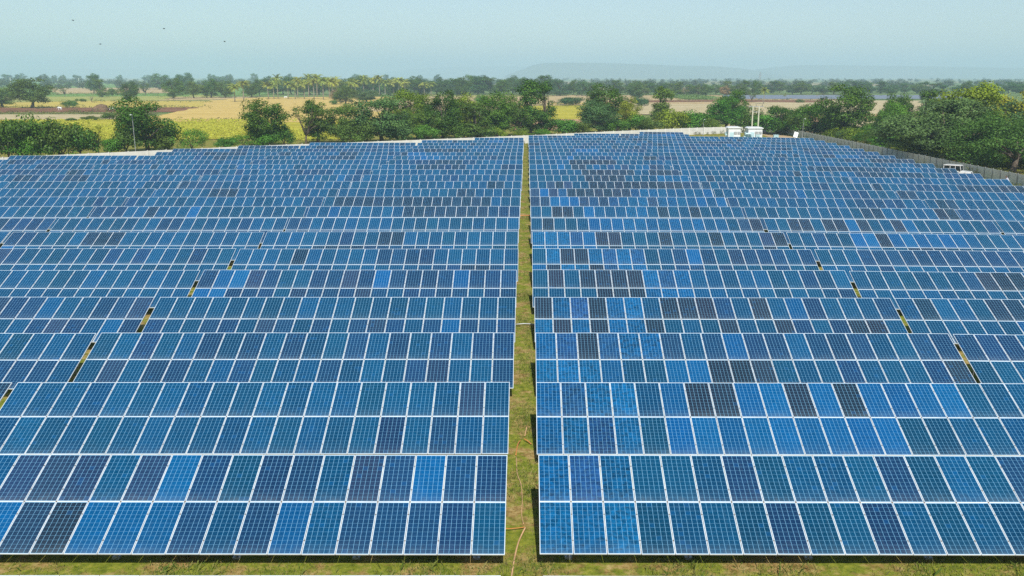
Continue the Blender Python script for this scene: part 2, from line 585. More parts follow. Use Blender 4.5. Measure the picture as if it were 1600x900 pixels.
def panel_mesh():
    mb = MB()
    hx, hy, th, lip = PW / 2, PL / 2, 0.038, 0.019
    o = [(-hx, -hy), (hx, -hy), (hx, hy), (-hx, hy)]
    i_ = [(-hx + lip, -hy + lip), (hx - lip, -hy + lip), (hx - lip, hy - lip), (-hx + lip, hy - lip)]
    vs = [(x, y, 0) for x, y in o] + [(x, y, th) for x, y in o] + [(x, y, th) for x, y in i_] + [(x, y, th - 0.004) for x, y in i_]
    mb.add(vs, [(3, 2, 1, 0)], 2)
    mb.add([], [], 0)
    b = 0
    for k in range(4):
        k2 = (k + 1) % 4
        mb.f += [(k, k2, 4 + k2, 4 + k), (4 + k, 4 + k2, 8 + k2, 8 + k), (8 + k, 8 + k2, 12 + k2, 12 + k)]
        mb.m += [0, 0, 0]
    mb.f.append((12, 13, 14, 15)); mb.m.append(1)
    me = mb.mesh("solar_panel", [M['frame'], M['cell'], M['back']])
    uvl = me.uv_layers.new(name="UVMap")
    last = me.polygons[-1]
    for li, c in zip(last.loop_indices, ((0, 0), (1, 0), (1, 1), (0, 1))):
        uvl.data[li].uv = c
    return me


PANEL = panel_mesh()


def lower_panels_mesh(tints):
    """the lower row of a far table, wholly hidden behind the next table's upper edge"""
    mb = MB(); uvs = []; cols = []
    hx, hy, lip, th = PW / 2, PL / 2, 0.02, 0.038
    n = len(tints)
    for i, c in enumerate(tints):
        cx = (i - (n - 1) / 2) * PITCH_X
        mb.box((cx, 0, 0.015), (PW, PL, 0.03), 0)
        mb.add([(cx - hx + lip, -hy + lip, 0.034), (cx + hx - lip, -hy + lip, 0.034), (cx + hx - lip, hy - lip, 0.034), (cx - hx + lip, hy - lip, 0.034)], [(0, 1, 2, 3)], 1)
    me = mb.mesh("lower_panel_row", [M['frame'], M['cell_far']])
    me.uv_layers.new(name="UVMap")
    me.color_attributes.new("panel_tint", 'FLOAT_COLOR', 'CORNER')
    uvl = me.uv_layers["UVMap"]; ca = me.color_attributes["panel_tint"]
    j = 0
    for p in me.polygons:
        if p.material_index == 1:
            for li, c in zip(p.loop_indices, ((0, 0), (1, 0), (1, 1), (0, 1))):
                uvl.data[li].uv = c
                ca.data[li].color = tints[j]
            j += 1
    return me


def slope(x, v, w=0.0):
    """table frame -> root space: x along the table, v up the slope, w off the glass"""
    return Vector((x, v * math.cos(TILT) - w * math.sin(TILT), MID_Z + v * math.sin(TILT) + w * math.cos(TILT)))


FRAME_CACHE = {}


def frame_mesh(n):
    if n in FRAME_CACHE:
        return FRAME_CACHE[n]
    half = n * PITCH_X / 2
    mb = MB()
    for v in (-1.5, -0.45, 0.45, 1.5):
        mb.bar(slope(-half + 0.03, v, -0.036), slope(half - 0.03, v, -0.036), 0.05, 0.06)
    k = max(2, round(n / 3.4))
    sup = [-half + 0.9 + (2 * half - 1.8) * i / (k - 1) for i in range(k)]
    for x in sup:
        mb.bar(slope(x, -1.75, -0.105), slope(x, 1.75, -0.105), 0.05, 0.07)
        a = slope(x, 0.9, -0.14); mb.bar(Vector((x, HALF_DEPTH * -0.52 + 0.0, 0.45)), a, 0.035)
    for i in range(n + 1):
        for v, w_ in ((0.0, 0.041), (-0.49, 0.040), (0.49, 0.040), (-1.47, 0.040), (1.47, 0.040)):
            x = (i - n / 2) * PITCH_X
            if 0 < i < n:
                mb.box(slope(x, v, w_), (0.045, 0.035 if v else 0.05, 0.008), 1, Matrix.Rotation(TILT, 3, 'X'))
    FRAME_CACHE[n] = (mb.mesh("support_frame", [M['steel'], M['clamp']]), sup)
    return FRAME_CACHE[n]


def post_mesh(v):
    top = slope(0, v, -0.14)
    mb = MB()
    mb.box((0, top.y, top.z / 2 - 0.06), (0.07, 0.05, top.z + 0.12))
    mb.box((0, top.y, 0.02), (0.22, 0.22, 0.10), 0)
    return mb.mesh("post", M['steel'])


POSTS = [post_mesh(-1.15), post_mesh(1.15)]


def all_posts_mesh(n):
    sup = frame_mesh(n)[1]
    mb = MB()
    for v in (-1.15, 1.15):
        top = slope(0, v, -0.14)
        for x in sup:
            mb.box((x, top.y, top.z / 2 - 0.06), (0.07, 0.05, top.z + 0.12))
    return mb


ORD = ["front", "second", "third", "fourth", "fifth", "sixth", "seventh", "eighth", "ninth", "tenth", "eleventh", "twelfth",
       "thirteenth", "fourteenth", "fifteenth", "sixteenth", "seventeenth", "eighteenth", "nineteenth", "twentieth", "twenty-first",
       "twenty-second", "twenty-third", "twenty-fourth", "twenty-fifth", "twenty-sixth"]
NTH = ["first"] + ORD[1:]

# panel types read off the photograph, from the aisle outwards: (row, side, table) -> (upper row, lower row)
CODE = {
    (0, 'L', 0): ("nnbnscnntnbscssscncn", "tnnnncbntnbbbdsbnncn"),
    (1, 'L', 0): ("csccctcccctccctccctc", "ccncntcctcccccctctcc"),
    (2, 'L', 0): ("nncntncnttncntnctnct", "nctsntctncttnctnncst"),
    (3, 'L', 0): ("tctctctttctcttctcctt", "nnnbntnsntntnstnntcn"),
    (4, 'L', 0): ("nnnbnnnnbnsnnttnsbbn", "nntnnnncnsnnnstnnnbb"),
    (0, 'R', 0): ("mpmtttnttctntctnttct", "mmmttctnttnttctttctn"),
    (1, 'R', 0): ("mpmmcbddbbdbdbbbbttt", "mmpmtbbbbbbbbbttttcn"),
    (2, 'R', 0): ("mpdpmmntnbnncnnnttnn", "mmmcttbbdddtttntttnd"),
    (3, 'R', 0): ("dmpdmmcdddntdtbntttn", "mdmdmmdtttdttdntnddt"),
    (4, 'R', 0): ("tdtdddd" + "mpmcctccttntcn", "ttttddd" + "mmmccccctcttnc"),
    (5, 'R', 0): ("tmddmpmptcnbntsnnntn", "mdmmdpmmttnntntttntt"),
    (6, 'R', 0): ("mmmpbddtttdtttdtttsd", "mmmmmtdtttttttttttdt"),
    (7, 'R', 0): ("tdtttbmbmmmmmcmcctsd", None),
    (8, 'R', 0): ("ttddtbcccmmtdttdtttt", None),
    (9, 'R', 0): ("ssbbbsnspmcmsmmccbcb", None),
    (10, 'R', 0): ("sbspddddddd" + "pmmcccccb", None),
    (11, 'R', 0): ("ttsdsttdddddddddddss"[:20], None),
    (12, 'R', 0): ("tttttttdddddttttmmmm"[:20], None),
    (13, 'R', 0): ("tttttttdddddddttddds"[:20], None),
    (14, 'R', 0): ("ccccbtddtbcpcsccmssc", None),
    (6, 'R', 1): ("ttnttbbdbbbbbbcttcct", None),
    (7, 'R', 1): ("ttddtddbdttdbtttcttn", None),
    (5, 'L', 1): ("tcntccncnttctctnstct", None),
    (3, 'L', 1): ("snnccbnnsnncttctctct", "nbcnsnctnttctctcnttc"),
}


def make_codes(r, side, j, n):
    code = CODE.get((r, side, j))
    out = []
    for q in range(2):
        base = code[q] if code and code[q] else ""
        pal = "tccccnttcc" if side == 'L' else "tccnttcnct"
        run = random.choice(pal)
        s_ = base
        while len(s_) < n:
            if random.random() < 0.34 or run == 'b' and random.random() < 0.5:
                run = random.choice(pal * 2 + "kknknc" + ("b" if random.random() < 0.5 else "k") + ("d" if side == 'R' else "n"))
            s_ += run
        out.append(s_[:n])
    return out


def word(cs):
    k = {c: cs.count(c) for c in set(cs)}
    br = k.get('b', 0) + k.get('m', 0) + k.get('p', 0)
    dk = k.get('d', 0)
    if br >= 0.4 * len(cs): return "bright blue"
    if br >= 0.2 * len(cs) and dk >= 0.1 * len(cs): return "mixed bright and dark blue"
    if dk >= 0.3 * len(cs): return "dark slate blue"
    if k.get('n', 0) + k.get('s', 0) > 0.5 * len(cs): return "navy blue"
    return "blue"


TABLES = 0


def solar_table(r, side, j, x0, n):
    """x0 = edge next to the aisle side, n = columns"""
    global TABLES
    TABLES += 1
    half = n * PITCH_X / 2
    cx = x0 + half if side == 'R' else x0 - half
    d_top = TOP_D0 + ROW_PITCH * r - (0.12 if r < 0 else 0)
    cy = d_top - HALF_DEPTH
    jx = random.uniform(-0.05, 0.05) * (0.2 if r < 1 else 1.0)
    zl = float(ground_z(cx - half * 0.8, cy)); zr = float(ground_z(cx + half * 0.8, cy))
    zc = (zl + zr) / 2 + random.uniform(-0.025, 0.025)
    codes = make_codes(r, side, j, n)
    where = {'L': 'left', 'R': 'right'}[side]
    colour = word(codes[0] if r >= 7 else codes[0] + codes[1])
    if r < 0:
        lab = f"solar table cut off by the bottom edge, {where} of the grass aisle"
    elif n < 20:
        lab = f"short {colour} solar table, {ORD[r]} full row up, {NTH[j]} {where} of the aisle"
    else:
        lab = f"{colour} solar table, {ORD[r]} full row up, {NTH[j]} {where} of the aisle"
    root = empty("solar_table", (cx + jx, cy, zc), lab, "solar table", "solar tables in rows beside the grass aisle")
    root.rotation_euler = (random.uniform(-0.004, 0.004), -math.atan2(zr - zl, 1.6 * half) + random.uniform(-0.0012, 0.0012), random.uniform(-0.0012, 0.0012))
    for q, v in ((0, 0.982), (1, -0.982)):
        cs = codes[q] if side == 'R' else codes[q][::-1]
        if q == 1 and r >= 9:
            o = bpy.data.objects.new("lower_panel_row", lower_panels_mesh([tint(c) for c in cs]))
            o.location = slope(0, v); o.rotation_euler = (TILT, 0, 0)
            link(o, root)
            continue
        for i, c in enumerate(cs):
            o = bpy.data.objects.new("solar_panel", PANEL)
            o.location = slope((i - (n - 1) / 2) * PITCH_X, v, random.uniform(-0.002, 0.002))
            o.rotation_euler = (TILT + random.gauss(0, 0.0022), random.gauss(0, 0.0022), random.gauss(0, 0.0007))
            o.color = tint(c)
            link(o, root)
    fm, sup = frame_mesh(n)
    link(bpy.data.objects.new("support_frame", fm), root)
    if r <= 1:
        for x in sup:
            for pm in POSTS:
                o = bpy.data.objects.new("post", pm); o.location = (x, 0, 0)
                link(o, root)
    else:
        key = ('posts', n)
        if key not in FRAME_CACHE:
            FRAME_CACHE[key] = all_posts_mesh(n).mesh("post_row", M['steel'])
        link(bpy.data.objects.new("post_row", FRAME_CACHE[key]), root)
    return root


XR, XL = 0.385, -0.64
STEP = TLEN + GAP
for r in range(-1, 24):                                    # right of the aisle
    cols = 1 if r < 2 else (2 if r < 7 else 3)
    for j in range(cols):
        solar_table(r, 'R', j, XR + j * STEP, 20)
solar_table(24, 'R', 0, XR + 10 * PITCH_X, 10)
solar_table(24, 'R', 1, XR + STEP, 15)
solar_table(25, 'R', 0, XR + STEP + 5 * PITCH_X, 10)
for r in range(-1, 22):                                    # left of the aisle
    cols = 1 if r < 1 else (2 if r < 6 else (3 if r < 11 else 4))
    if r > 16: cols = 3
    if r > 18: cols = 2
    if r > 20: cols = 1
    for j in range(cols):
        solar_table(r, 'L', j, XL - j * STEP, 20)
solar_table(19, 'L', 2, XL - 2 * STEP, 11)
solar_table(22, 'L', 0, XL, 10)

# ------------------------------------------------------------------ vegetation prototypes
def leaf_cloud(clumps, per_area, leaf, flat=0.0, droop=0.0):
    """leaf-sized faces through clump volumes; returns verts, faces, per-face tint"""
    V = []; T = []
    for (c, rad) in clumps:
        c = np.array(c); rad = np.array(rad, float)
        n = max(14, int(6.5 * per_area * (rad[0] * rad[1] + rad[0] * rad[2] + rad[1] * rad[2]) / 3 / leaf ** 2))
        d = rng.normal(size=(n, 3)); d /= np.linalg.norm(d, axis=1)[:, None]
        rr = (0.35 + 0.65 * rng.random(n) ** 0.55)[:, None] * rng.uniform(0.88, 1.18, (n, 1))
        p = c + d * rr * rad
        nm = d * 1.0 + rng.normal(size=(n, 3)) * 0.42 + np.array([0, -0.12, 0.3 + flat])
        nm /= np.linalg.norm(nm, axis=1)[:, None]
        a = np.cross(nm, rng.normal(size=(n, 3))); a /= np.linalg.norm(a, axis=1)[:, None]
        b = np.cross(nm, a)
        s = leaf * rng.uniform(0.5, 1.25, (n, 1))
        e = rng.uniform(0.45, 0.8, (n, 1))
        bend = nm * s * rng.uniform(-0.2, 0.25, (n, 1))
        V.append(np.stack([p - a * s * 0.5, p + b * s * 0.5 * e + bend, p + a * s * 0.5, p - b * s * 0.5 * e + bend], 1))
        ct = rng.uniform(0.25, 0.75)
        T.append(np.clip(ct + rng.normal(0, 0.08, n), 0, 1))
    V = np.concatenate(V); T = np.concatenate(T)
    return V, T


def cloud_mesh(name, V, T, mat):
    n = len(V)
    me = bpy.data.meshes.new(name)
    me.vertices.add(n * 4); me.loops.add(n * 4); me.polygons.add(n)
    me.vertices.foreach_set("co", V.reshape(-1).astype(np.float32))
    me.loops.foreach_set("vertex_index", np.arange(n * 4, dtype=np.int32))
    me.polygons.foreach_set("loop_start", np.arange(0, n * 4, 4, dtype=np.int32))
    me.polygons.foreach_set("loop_total", np.full(n, 4, dtype=np.int32))
    at_ = me.attributes.new("tint", 'FLOAT', 'FACE')
    at_.data.foreach_set("value", T.astype(np.float32))
    me.materials.append(mat)
    me.update(); me.validate()
    return me


def limbs(clumps, base_h, r0, fork, n_limb):
    mb = MB()
    lean = Vector((random.uniform(-0.3, 0.3), random.uniform(-0.3, 0.3), 0))
    forkp = Vector((0, 0, fork)) + lean
    mb.tube([(0, 0, -0.5), (0.02, 0.0, 0.25), Vector((0, 0, fork * 0.5)) + lean * 0.6, forkp], [r0 * 1.5, r0 * 1.15, r0 * 0.95, r0 * 0.85], 8)
    pick = sorted(clumps, key=lambda c: -c[0][2])
    random.shuffle(pick)
    for c, rad in pick[:n_limb]:
        e = Vector(c)
        m = forkp.lerp(e, 0.5) + Vector((random.uniform(-.4, .4), random.uniform(-.4, .4), random.uniform(0.0, 0.6)))
        mb.tube([forkp - Vector((0, 0, r0)), forkp.lerp(m, 0.5), m, e], [r0 * 0.6, r0 * 0.45, r0 * 0.3, r0 * 0.08], 5)
    return mb


PROTO = {}


def proto(name, w, h, clumps, leaf, per_area, r0, fork, n_limb, flat=0.0, kind_fit=True):
    V, T = leaf_cloud(clumps, per_area, leaf, flat)
    if kind_fit:
        h = float(np.percentile(V[:, :, 2], 99.7))
        w = float(np.percentile(np.abs(V[:, :, 0]), 99.0) + np.percentile(np.abs(V[:, :, 1]), 99.0))
    cm = cloud_mesh("crown", V, T, M['leaf'])
    tm = limbs(clumps, 0, r0, fork, n_limb).mesh("trunk", M['bark'], True)
    PROTO.setdefault(name, []).append((w, h, cm, tm))


def ellipsoid_clumps(n, c, rad, size, low=-0.7, jitter=0.2):
    out = []
    while len(out) < n:
        d = rng.normal(size=3); d /= np.linalg.norm(d)
        if d[2] < low: continue
        k = rng.uniform(0.35, 1.0) ** 0.6
        p = np.array(c) + d * k * (np.array(rad) - size * 0.75) + rng.normal(0, jitter, 3)
        s = size * rng.uniform(0.6, 1.2)
        out.append((tuple(p), (s * rng.uniform(0.9, 1.25), s * rng.uniform(0.9, 1.25), s * rng.uniform(0.65, 0.9))))
    return out


for k in range(5):      # broad leafy trees
    proto('round', 8.6, 10.0, ellipsoid_clumps(54, (0, 0, 5.1), (4.4, 4.4, 5.0), 1.25, -0.95, 0.35), 0.32, 2.4, 0.28, 2.0, 12)
for k in range(3):      # tall, uneven, several heads
    cl = ellipsoid_clumps(28, (random.uniform(-.6, .6), 0, 3.9), (2.8, 2.8, 3.9), 1.1, -0.95, 0.4) + \
         ellipsoid_clumps(18, (random.uniform(-1.2, 1.2), 0.3, 9.3), (2.1, 2.1, 3.0), 1.0, -0.9, 0.4)
    proto('tall', 6.2, 12.8, cl, 0.34, 2.5, 0.26, 3.0, 12)
for k in range(3):      # flat-topped thorn trees with fine foliage
    cl = []
    for i in range(56):
        a = random.uniform(0, 2 * math.pi); q = random.random() ** 0.6
        x, y = math.cos(a) * q * 4.4, math.sin(a) * q * 4.4
        cl.append(((x, y, 5.0 - 1.9 * q * q + random.uniform(-2.2, 0.35) * (0.35 + 0.65 * q)), (1.15, 1.15, 0.6)))
    proto('umbrella', 10.4, 5.6, cl, 0.24, 1.9, 0.2, 1.5, 14, 0.5)
for k in range(4):      # bushes down to the ground
    proto('bush', 5.2, 3.9, ellipsoid_clumps(26, (0, 0, 1.7), (2.6, 2.6, 2.2), 0.95, -0.5, 0.25), 0.28, 2.3, 0.1, 0.5, 8)
for k in range(2):      # feathery light shrubs
    proto('feather', 5.4, 3.6, ellipsoid_clumps(30, (0, 0, 1.6), (2.7, 2.7, 2.0), 0.75, -0.4, 0.45), 0.2, 1.5, 0.08, 0.4, 12, 0.6)
for k in range(2):      # thin trees whose branches show
    proto('sparse', 6.0, 8.6, ellipsoid_clumps(20, (0.4, 0, 5.2), (3.0, 3.0, 3.3), 0.8, -0.9, 0.5), 0.3, 1.5, 0.17, 1.6, 20)
for k in range(2):      # dense feathery domes
    proto('dome', 14.0, 9.4, ellipsoid_clumps(95, (0, 0, 4.2), (7.2, 7.2, 5.2), 1.25, -0.8, 0.4), 0.26, 1.9, 0.3, 2.0, 10, 0.5)
# one broad spreading tree for the wall side
cl = ellipsoid_clumps(85, (-3.2, 0, 5.2), (5.4, 4.8, 4.6), 1.25, -0.9, 0.4) + ellipsoid_clumps(60, (2.4, 1.0, 8.6), (4.5, 4.4, 4.6), 1.25, -0.8, 0.4) + \
     ellipsoid_clumps(18, (6.0, 1.0, 6.4), (2.6, 2.6, 2.6), 1.1, -0.8, 0.4)
proto('spreading', 17.0, 13.2, cl, 0.32, 2.7, 0.45, 3.0, 26)
# bare branches
for k in range(1):
    proto('bare', 5.0, 6.0, ellipsoid_clumps(9, (0, 0, 4.0), (2.4, 2.4, 2.2), 0.45, -0.9, 0.3), 0.16, 0.35, 0.12, 1.4, 9)


def palm_proto():
    h = random.uniform(6.2, 7.2)
    tm = MB()
    bx = random.uniform(-0.7, 0.7)
    tm.tube([(0, 0, -0.3), (bx * 0.1, 0, h * 0.3), (bx * 0.45, 0, h * 0.65), (bx, 0, h)], [0.26, 0.19, 0.16, 0.13], 7)
    V = []; T = []
    for i in range(30):
        az = 2 * math.pi * i / 30 * 1.0 + random.uniform(-0.2, 0.2)
        el = random.choice([1.1, 0.8, 0.5, 0.15, -0.25]) + random.uniform(-0.15, 0.15)
        L = random.uniform(2.5, 3.3)
        p = np.array([bx, 0, h]); tt = random.uniform(0.35, 0.8)
        seg = 9
        for s_ in range(seg):
            e2 = el - 1.35 * (s_ / seg) ** 1.3
            d = np.array([math.cos(az) * math.cos(e2), math.sin(az) * math.cos(e2), math.sin(e2)])
            q = p + d * L / seg
            side = np.array([-math.sin(az), math.cos(az), 0])
            wl = 0.85 * (1 - 0.6 * abs(s_ / seg - 0.35))
            for sg in (-1, 1):
                tip = (p + q) / 2 + side * sg * wl + np.array([0, 0, -0.35 * wl]) + d * 0.25
                V.append([p, q, tip, p + (tip - p) * 0.6]); T.append(min(1, max(0, tt + random.gauss(0, 0.1))))
            p = q
    PROTO.setdefault('palm', []).append((6.2, h + 2.2, cloud_mesh("crown", np.array(V), np.array(T), M['leaf']), tm.mesh("trunk", M['palm_bark'], True)))


for k in range(3):
    palm_proto()

GREEN = {
    'dark': (0.046, 0.098, 0.012), 'olive': (0.070, 0.116, 0.018), 'grey': (0.060, 0.112, 0.034), 'lime': (0.120, 0.175, 0.015),
    'fresh': (0.060, 0.150, 0.016), 'blue': (0.042, 0.098, 0.030), 'yellow': (0.165, 0.185, 0.018), 'thorn': (0.062, 0.118, 0.024), 'brown': (0.21, 0.15, 0.07), 'palm': (0.175, 0.205, 0.035)}


def plant(px, base, top, w, kind, tone, label, name=None, cat="tree", group=None, d=None, x=None):
    if d is None:
        x, d = at(px, base, 0)
    elif x is None:
        x = (px - 823) * (d * CT + H * ST) / 1400
    g = float(ground_z(x, d))
    h = max(0.8, height_at(d, top, g))
    wm = w / px_m(d)
    pw, ph, cm, tm = random.choice(PROTO[kind])
    nm = name or ("palm_tree" if kind == 'palm' else ("bush" if kind in ('bush', 'feather') else "tree"))
    root = empty(nm, (x, d, g), label, cat, group, random.uniform(0, 2 * math.pi) if kind != 'spreading' else 0.0, (wm / pw, wm / pw, h / ph))
    tr = bpy.data.objects.new("trunk", tm); link(tr, root)
    cr = bpy.data.objects.new("crown", cm)
    c = GREEN[tone]; f = random.uniform(0.85, 1.18) * 1.65
    cr.color = (c[0] * f * random.uniform(0.9, 1.12), c[1] * f, c[2] * f * random.uniform(0.85, 1.15), 1)
    link(cr, root)
    return root


# ---- the belt just behind the boundary wall (px, base, top, width, kind, tone, label)
NEAR_TREES = [
    (232, 238, 153, 92, 'round', 'dark', "tall dark round tree behind the white wall beside the thin lamp pole"),
    (410, 229, 156, 74, 'round', 'dark', "dark round tree standing alone against the yellow field"),
    (478, 226, 154, 50, 'sparse', 'olive', "thin tree with bare pale branches on its left side"),
    (497, 224, 157, 44, 'tall', 'dark', "narrow dark tree just right of the bare branched one"),
    (536, 224, 163, 72, 'round', 'olive', "olive tree between the narrow dark tree and the grey-green one"),
    (597, 223, 150, 96, 'round', 'grey', "broad grey-green tree below the palm grove"),
    (640, 208, 140, 70, 'round', 'lime', "lighter green tree rising behind the broad grey-green one"),
    (652, 218, 168, 62, 'round', 'olive', "low olive tree right of the broad grey-green one"),
    (692, 218, 142, 60, 'round', 'dark', "dark tree with a pointed top left of the mixed belt"),
    (727, 212, 146, 58, 'round', 'lime', "yellowish green tree in the middle of the wall belt"),
    (745, 218, 160, 56, 'tall', 'olive', "olive tree with brown dry creeper on its trunk side"),
    (778, 214, 143, 62, 'round', 'dark', "dark full tree left of the tallest twin-headed tree"),
    (810, 213, 150, 48, 'round', 'olive', "olive tree squeezed against the tallest twin-headed tree"),
    (829, 212, 124, 52, 'tall', 'dark', "left head of the tallest dark pair at the end of the aisle"),
    (853, 211, 126, 44, 'tall', 'dark', "right head of the tallest dark pair at the end of the aisle"),
    (950, 200, 131, 70, 'round', 'dark', "dark rounded tree above the pale green one right of the aisle end"),
    (936, 208, 158, 66, 'round', 'grey', "pale green tree in front of the dark rounded one right of the aisle"),
    (983, 205, 152, 36, 'round', 'yellow', "small yellowing tree right of the dark rounded tree"),
    (1034, 196, 135, 38, 'tall', 'olive', "slim tree standing alone before the pinkish field"),
    (1146, 194, 140, 54, 'round', 'dark', "dark rounded tree left of the twin power poles"),
    (1132, 203, 154, 66, 'round', 'fresh', "lighter bushy tree left of and below the dark one by the power poles"),
    (1218, 206, 166, 70, 'round', 'dark', "dark low tree right of the twin power poles"),
    (1320, 212, 133, 88, 'round', 'dark', "large round tree standing above the scrub beyond the grey wall"),
    (1402, 204, 146, 44, 'round', 'dark', "small dark tree above the flat light green thorn tree"),
    (1440, 206, 140, 40, 'tall', 'dark', "dark tree peeping over the big spreading tree's left shoulder"),
    (1590, 236, 140, 90, 'round', 'yellow', "yellow-green tree at the right edge above the feathery thorn tree"),
]
for px, b, tp, w, k, c, lab in NEAR_TREES:
    plant(px, b, tp, w, k, c, lab, group=None)
plant(1272, 208, 161, 84, 'umbrella', 'fresh', "flat light green thorn tree left of the large round tree", "thorn_tree")
plant(1392, 210, 158, 62, 'umbrella', 'fresh', "flat light green thorn tree right of the large round tree", "thorn_tree")
plant(1468, 250, 156, 158, 'spreading', 'grey', "wide grey-green spreading tree with a dark forked trunk beyond the white car", "tree", x=None, d=168)
plant(1514, 250, 130, 116, 'round', 'lime', "tall yellow-green tree rising behind the wide grey-green spreading one", d=176)
plant(1584, 282, 178, 178, 'dome', 'thorn', "broad feathery thorn tree overhanging the grey wall at the right edge", "thorn_tree", d=148)
plant(1545, 256, 160, 100, 'round', 'grey', "grey-green tree between the spreading tree and the right edge", d=178)
plant(1625, 262, 170, 90, 'round', 'olive', "olive tree cut by the right edge behind the feathery thorn tree", d=160)

NEAR_BUSHES = [
    (12, 252, 188, 66, 'bush', 'dark', "dark bush at the left edge behind the white wall"),
    (52, 250, 180, 70, 'bush', 'dark', "tallest dark bush in the left corner clump"),
    (92, 248, 184, 66, 'bush', 'olive', "olive bush in the middle of the left corner clump"),
    (125, 246, 192, 62, 'bush', 'dark', "dark bush at the right end of the left corner clump"),
    (40, 250, 208, 90, 'feather', 'fresh', "bright feathery shrub low in front of the left corner clump"),
    (98, 247, 214, 76, 'feather', 'fresh', "feathery shrub leaning over the wall in the left corner clump"),
    (155, 242, 187, 36, 'sparse', 'yellow', "thin yellow-green shrub left of the tall dark round tree"),
    (175, 241, 216, 40, 'bush', 'fresh', "low green bush at the foot of the thin yellow-green shrub"),
    (198, 240, 200, 46, 'bush', 'olive', "olive bush hugging the tall dark round tree on its left"),
    (262, 237, 205, 48, 'bush', 'olive', "brownish green bush hugging the tall dark round tree on its right"),
    (302, 236, 201, 56, 'feather', 'fresh', "feathery green shrub right of the tall dark round tree"),
    (352, 232, 214, 34, 'bush', 'fresh', "small low bush against the yellow field"),
    (380, 231, 210, 44, 'feather', 'fresh', "low feathery shrub left of the lone dark tree"),
    (420, 230, 208, 44, 'bush', 'fresh', "bright green bush at the foot of the lone dark tree"),
    (444, 229, 194, 34, 'bush', 'dark', "dark bush right of the lone dark tree"),
    (560, 226, 185, 56, 'bush', 'olive', "olive bush at the wall under the broad grey-green tree"),
    (620, 223, 188, 50, 'bush', 'grey', "grey bush at the wall right of the broad grey-green tree"),
    (668, 221, 195, 46, 'bush', 'fresh', "fresh green bush at the wall under the pointed dark tree"),
    (712, 219, 190, 48, 'bush', 'dark', "dark bush at the wall between pointed and yellowish trees"),
    (752, 217, 198, 48, 'feather', 'fresh', "feathery bush at the wall under the dark full tree"),
    (776, 216, 199, 32, 'bush', 'lime', "round lime green bush at the wall near the aisle end"),
    (815, 215, 203, 40, 'feather', 'lime', "low lime feathery bush right behind the aisle end"),
    (846, 213, 201, 36, 'feather', 'fresh', "low feathery bush under the tallest dark pair"),
    (880, 211, 186, 46, 'bush', 'fresh', "green bush right of the tallest dark pair"),
    (905, 210, 190, 40, 'bush', 'olive', "olive bush left of the pale green tree"),
    (962, 208, 188, 44, 'bush', 'fresh', "green bush at the foot of the pale green tree"),
    (995, 205, 178, 44, 'bush', 'fresh', "fresh bush under the small yellowing tree"),
    (1015, 206, 185, 42, 'bush', 'olive', "olive brown bush under the slim lone tree"),
    (1052, 204, 170, 52, 'bush', 'lime', "vivid lime bush right of the slim lone tree"),
    (1085, 204, 172, 50, 'bush', 'fresh', "vivid green bush left of the wall lamp"),
    (1105, 205, 184, 38, 'bush', 'olive', "brownish bush behind the wall lamp"),
    (1170, 204, 172, 50, 'bush', 'dark', "dark bush behind the twin power poles"),
    (1198, 206, 176, 44, 'bush', 'fresh', "green bush just right of the twin power poles"),
    (1245, 208, 178, 46, 'bush', 'olive', "olive bush left of the flat thorn trees"),
]
for px, b, tp, w, k, c, lab in NEAR_BUSHES:
    plant(px, b, tp, w, k, c, lab, "shrub" if k == 'sparse' else None, "bush")

# ---- scrub slope between the grey wall and the trees: lines of bushes parallel to the wall
for line_i, (xo, n) in enumerate([(77.5, 17), (84.5, 15), (92.5, 13), (101.5, 11)]):
    for i in range(n):
        d = 143 + (246 - 143) * (i + 0.5 + random.uniform(-.25, .25)) / n
        if line_i == 0 and d < 148: continue
        x = xo + random.uniform(-1.5, 1.5)
        g = float(ground_z(x, d))
        pw, ph, cm, tm = random.choice(PROTO[random.choice(['bush', 'bush', 'feather'])])
        wm, hm = random.uniform(6.5, 8.5), random.uniform(2.9, 4.0) - 0.2 * (line_i == 0)
        lab = f"scrub bush beyond the grey wall, {NTH[i]} from the near end of the {['nearest', 'second', 'third', 'farthest'][line_i]} line"
        root = empty("bush", (x, d, g), lab, "bush", "scrub bushes beyond the grey wall", random.uniform(0, 6.28), (wm / pw, wm / pw, hm / ph))
        link(bpy.data.objects.new("trunk", tm), root)
        cr = bpy.data.objects.new("crown", cm)
        c = GREEN[random.choice(['olive', 'olive', 'fresh', 'lime', 'grey'])]; f = random.uniform(1.2, 1.65)
        cr.color = (c[0] * f, c[1] * f, c[2] * f, 1)
        link(cr, root)

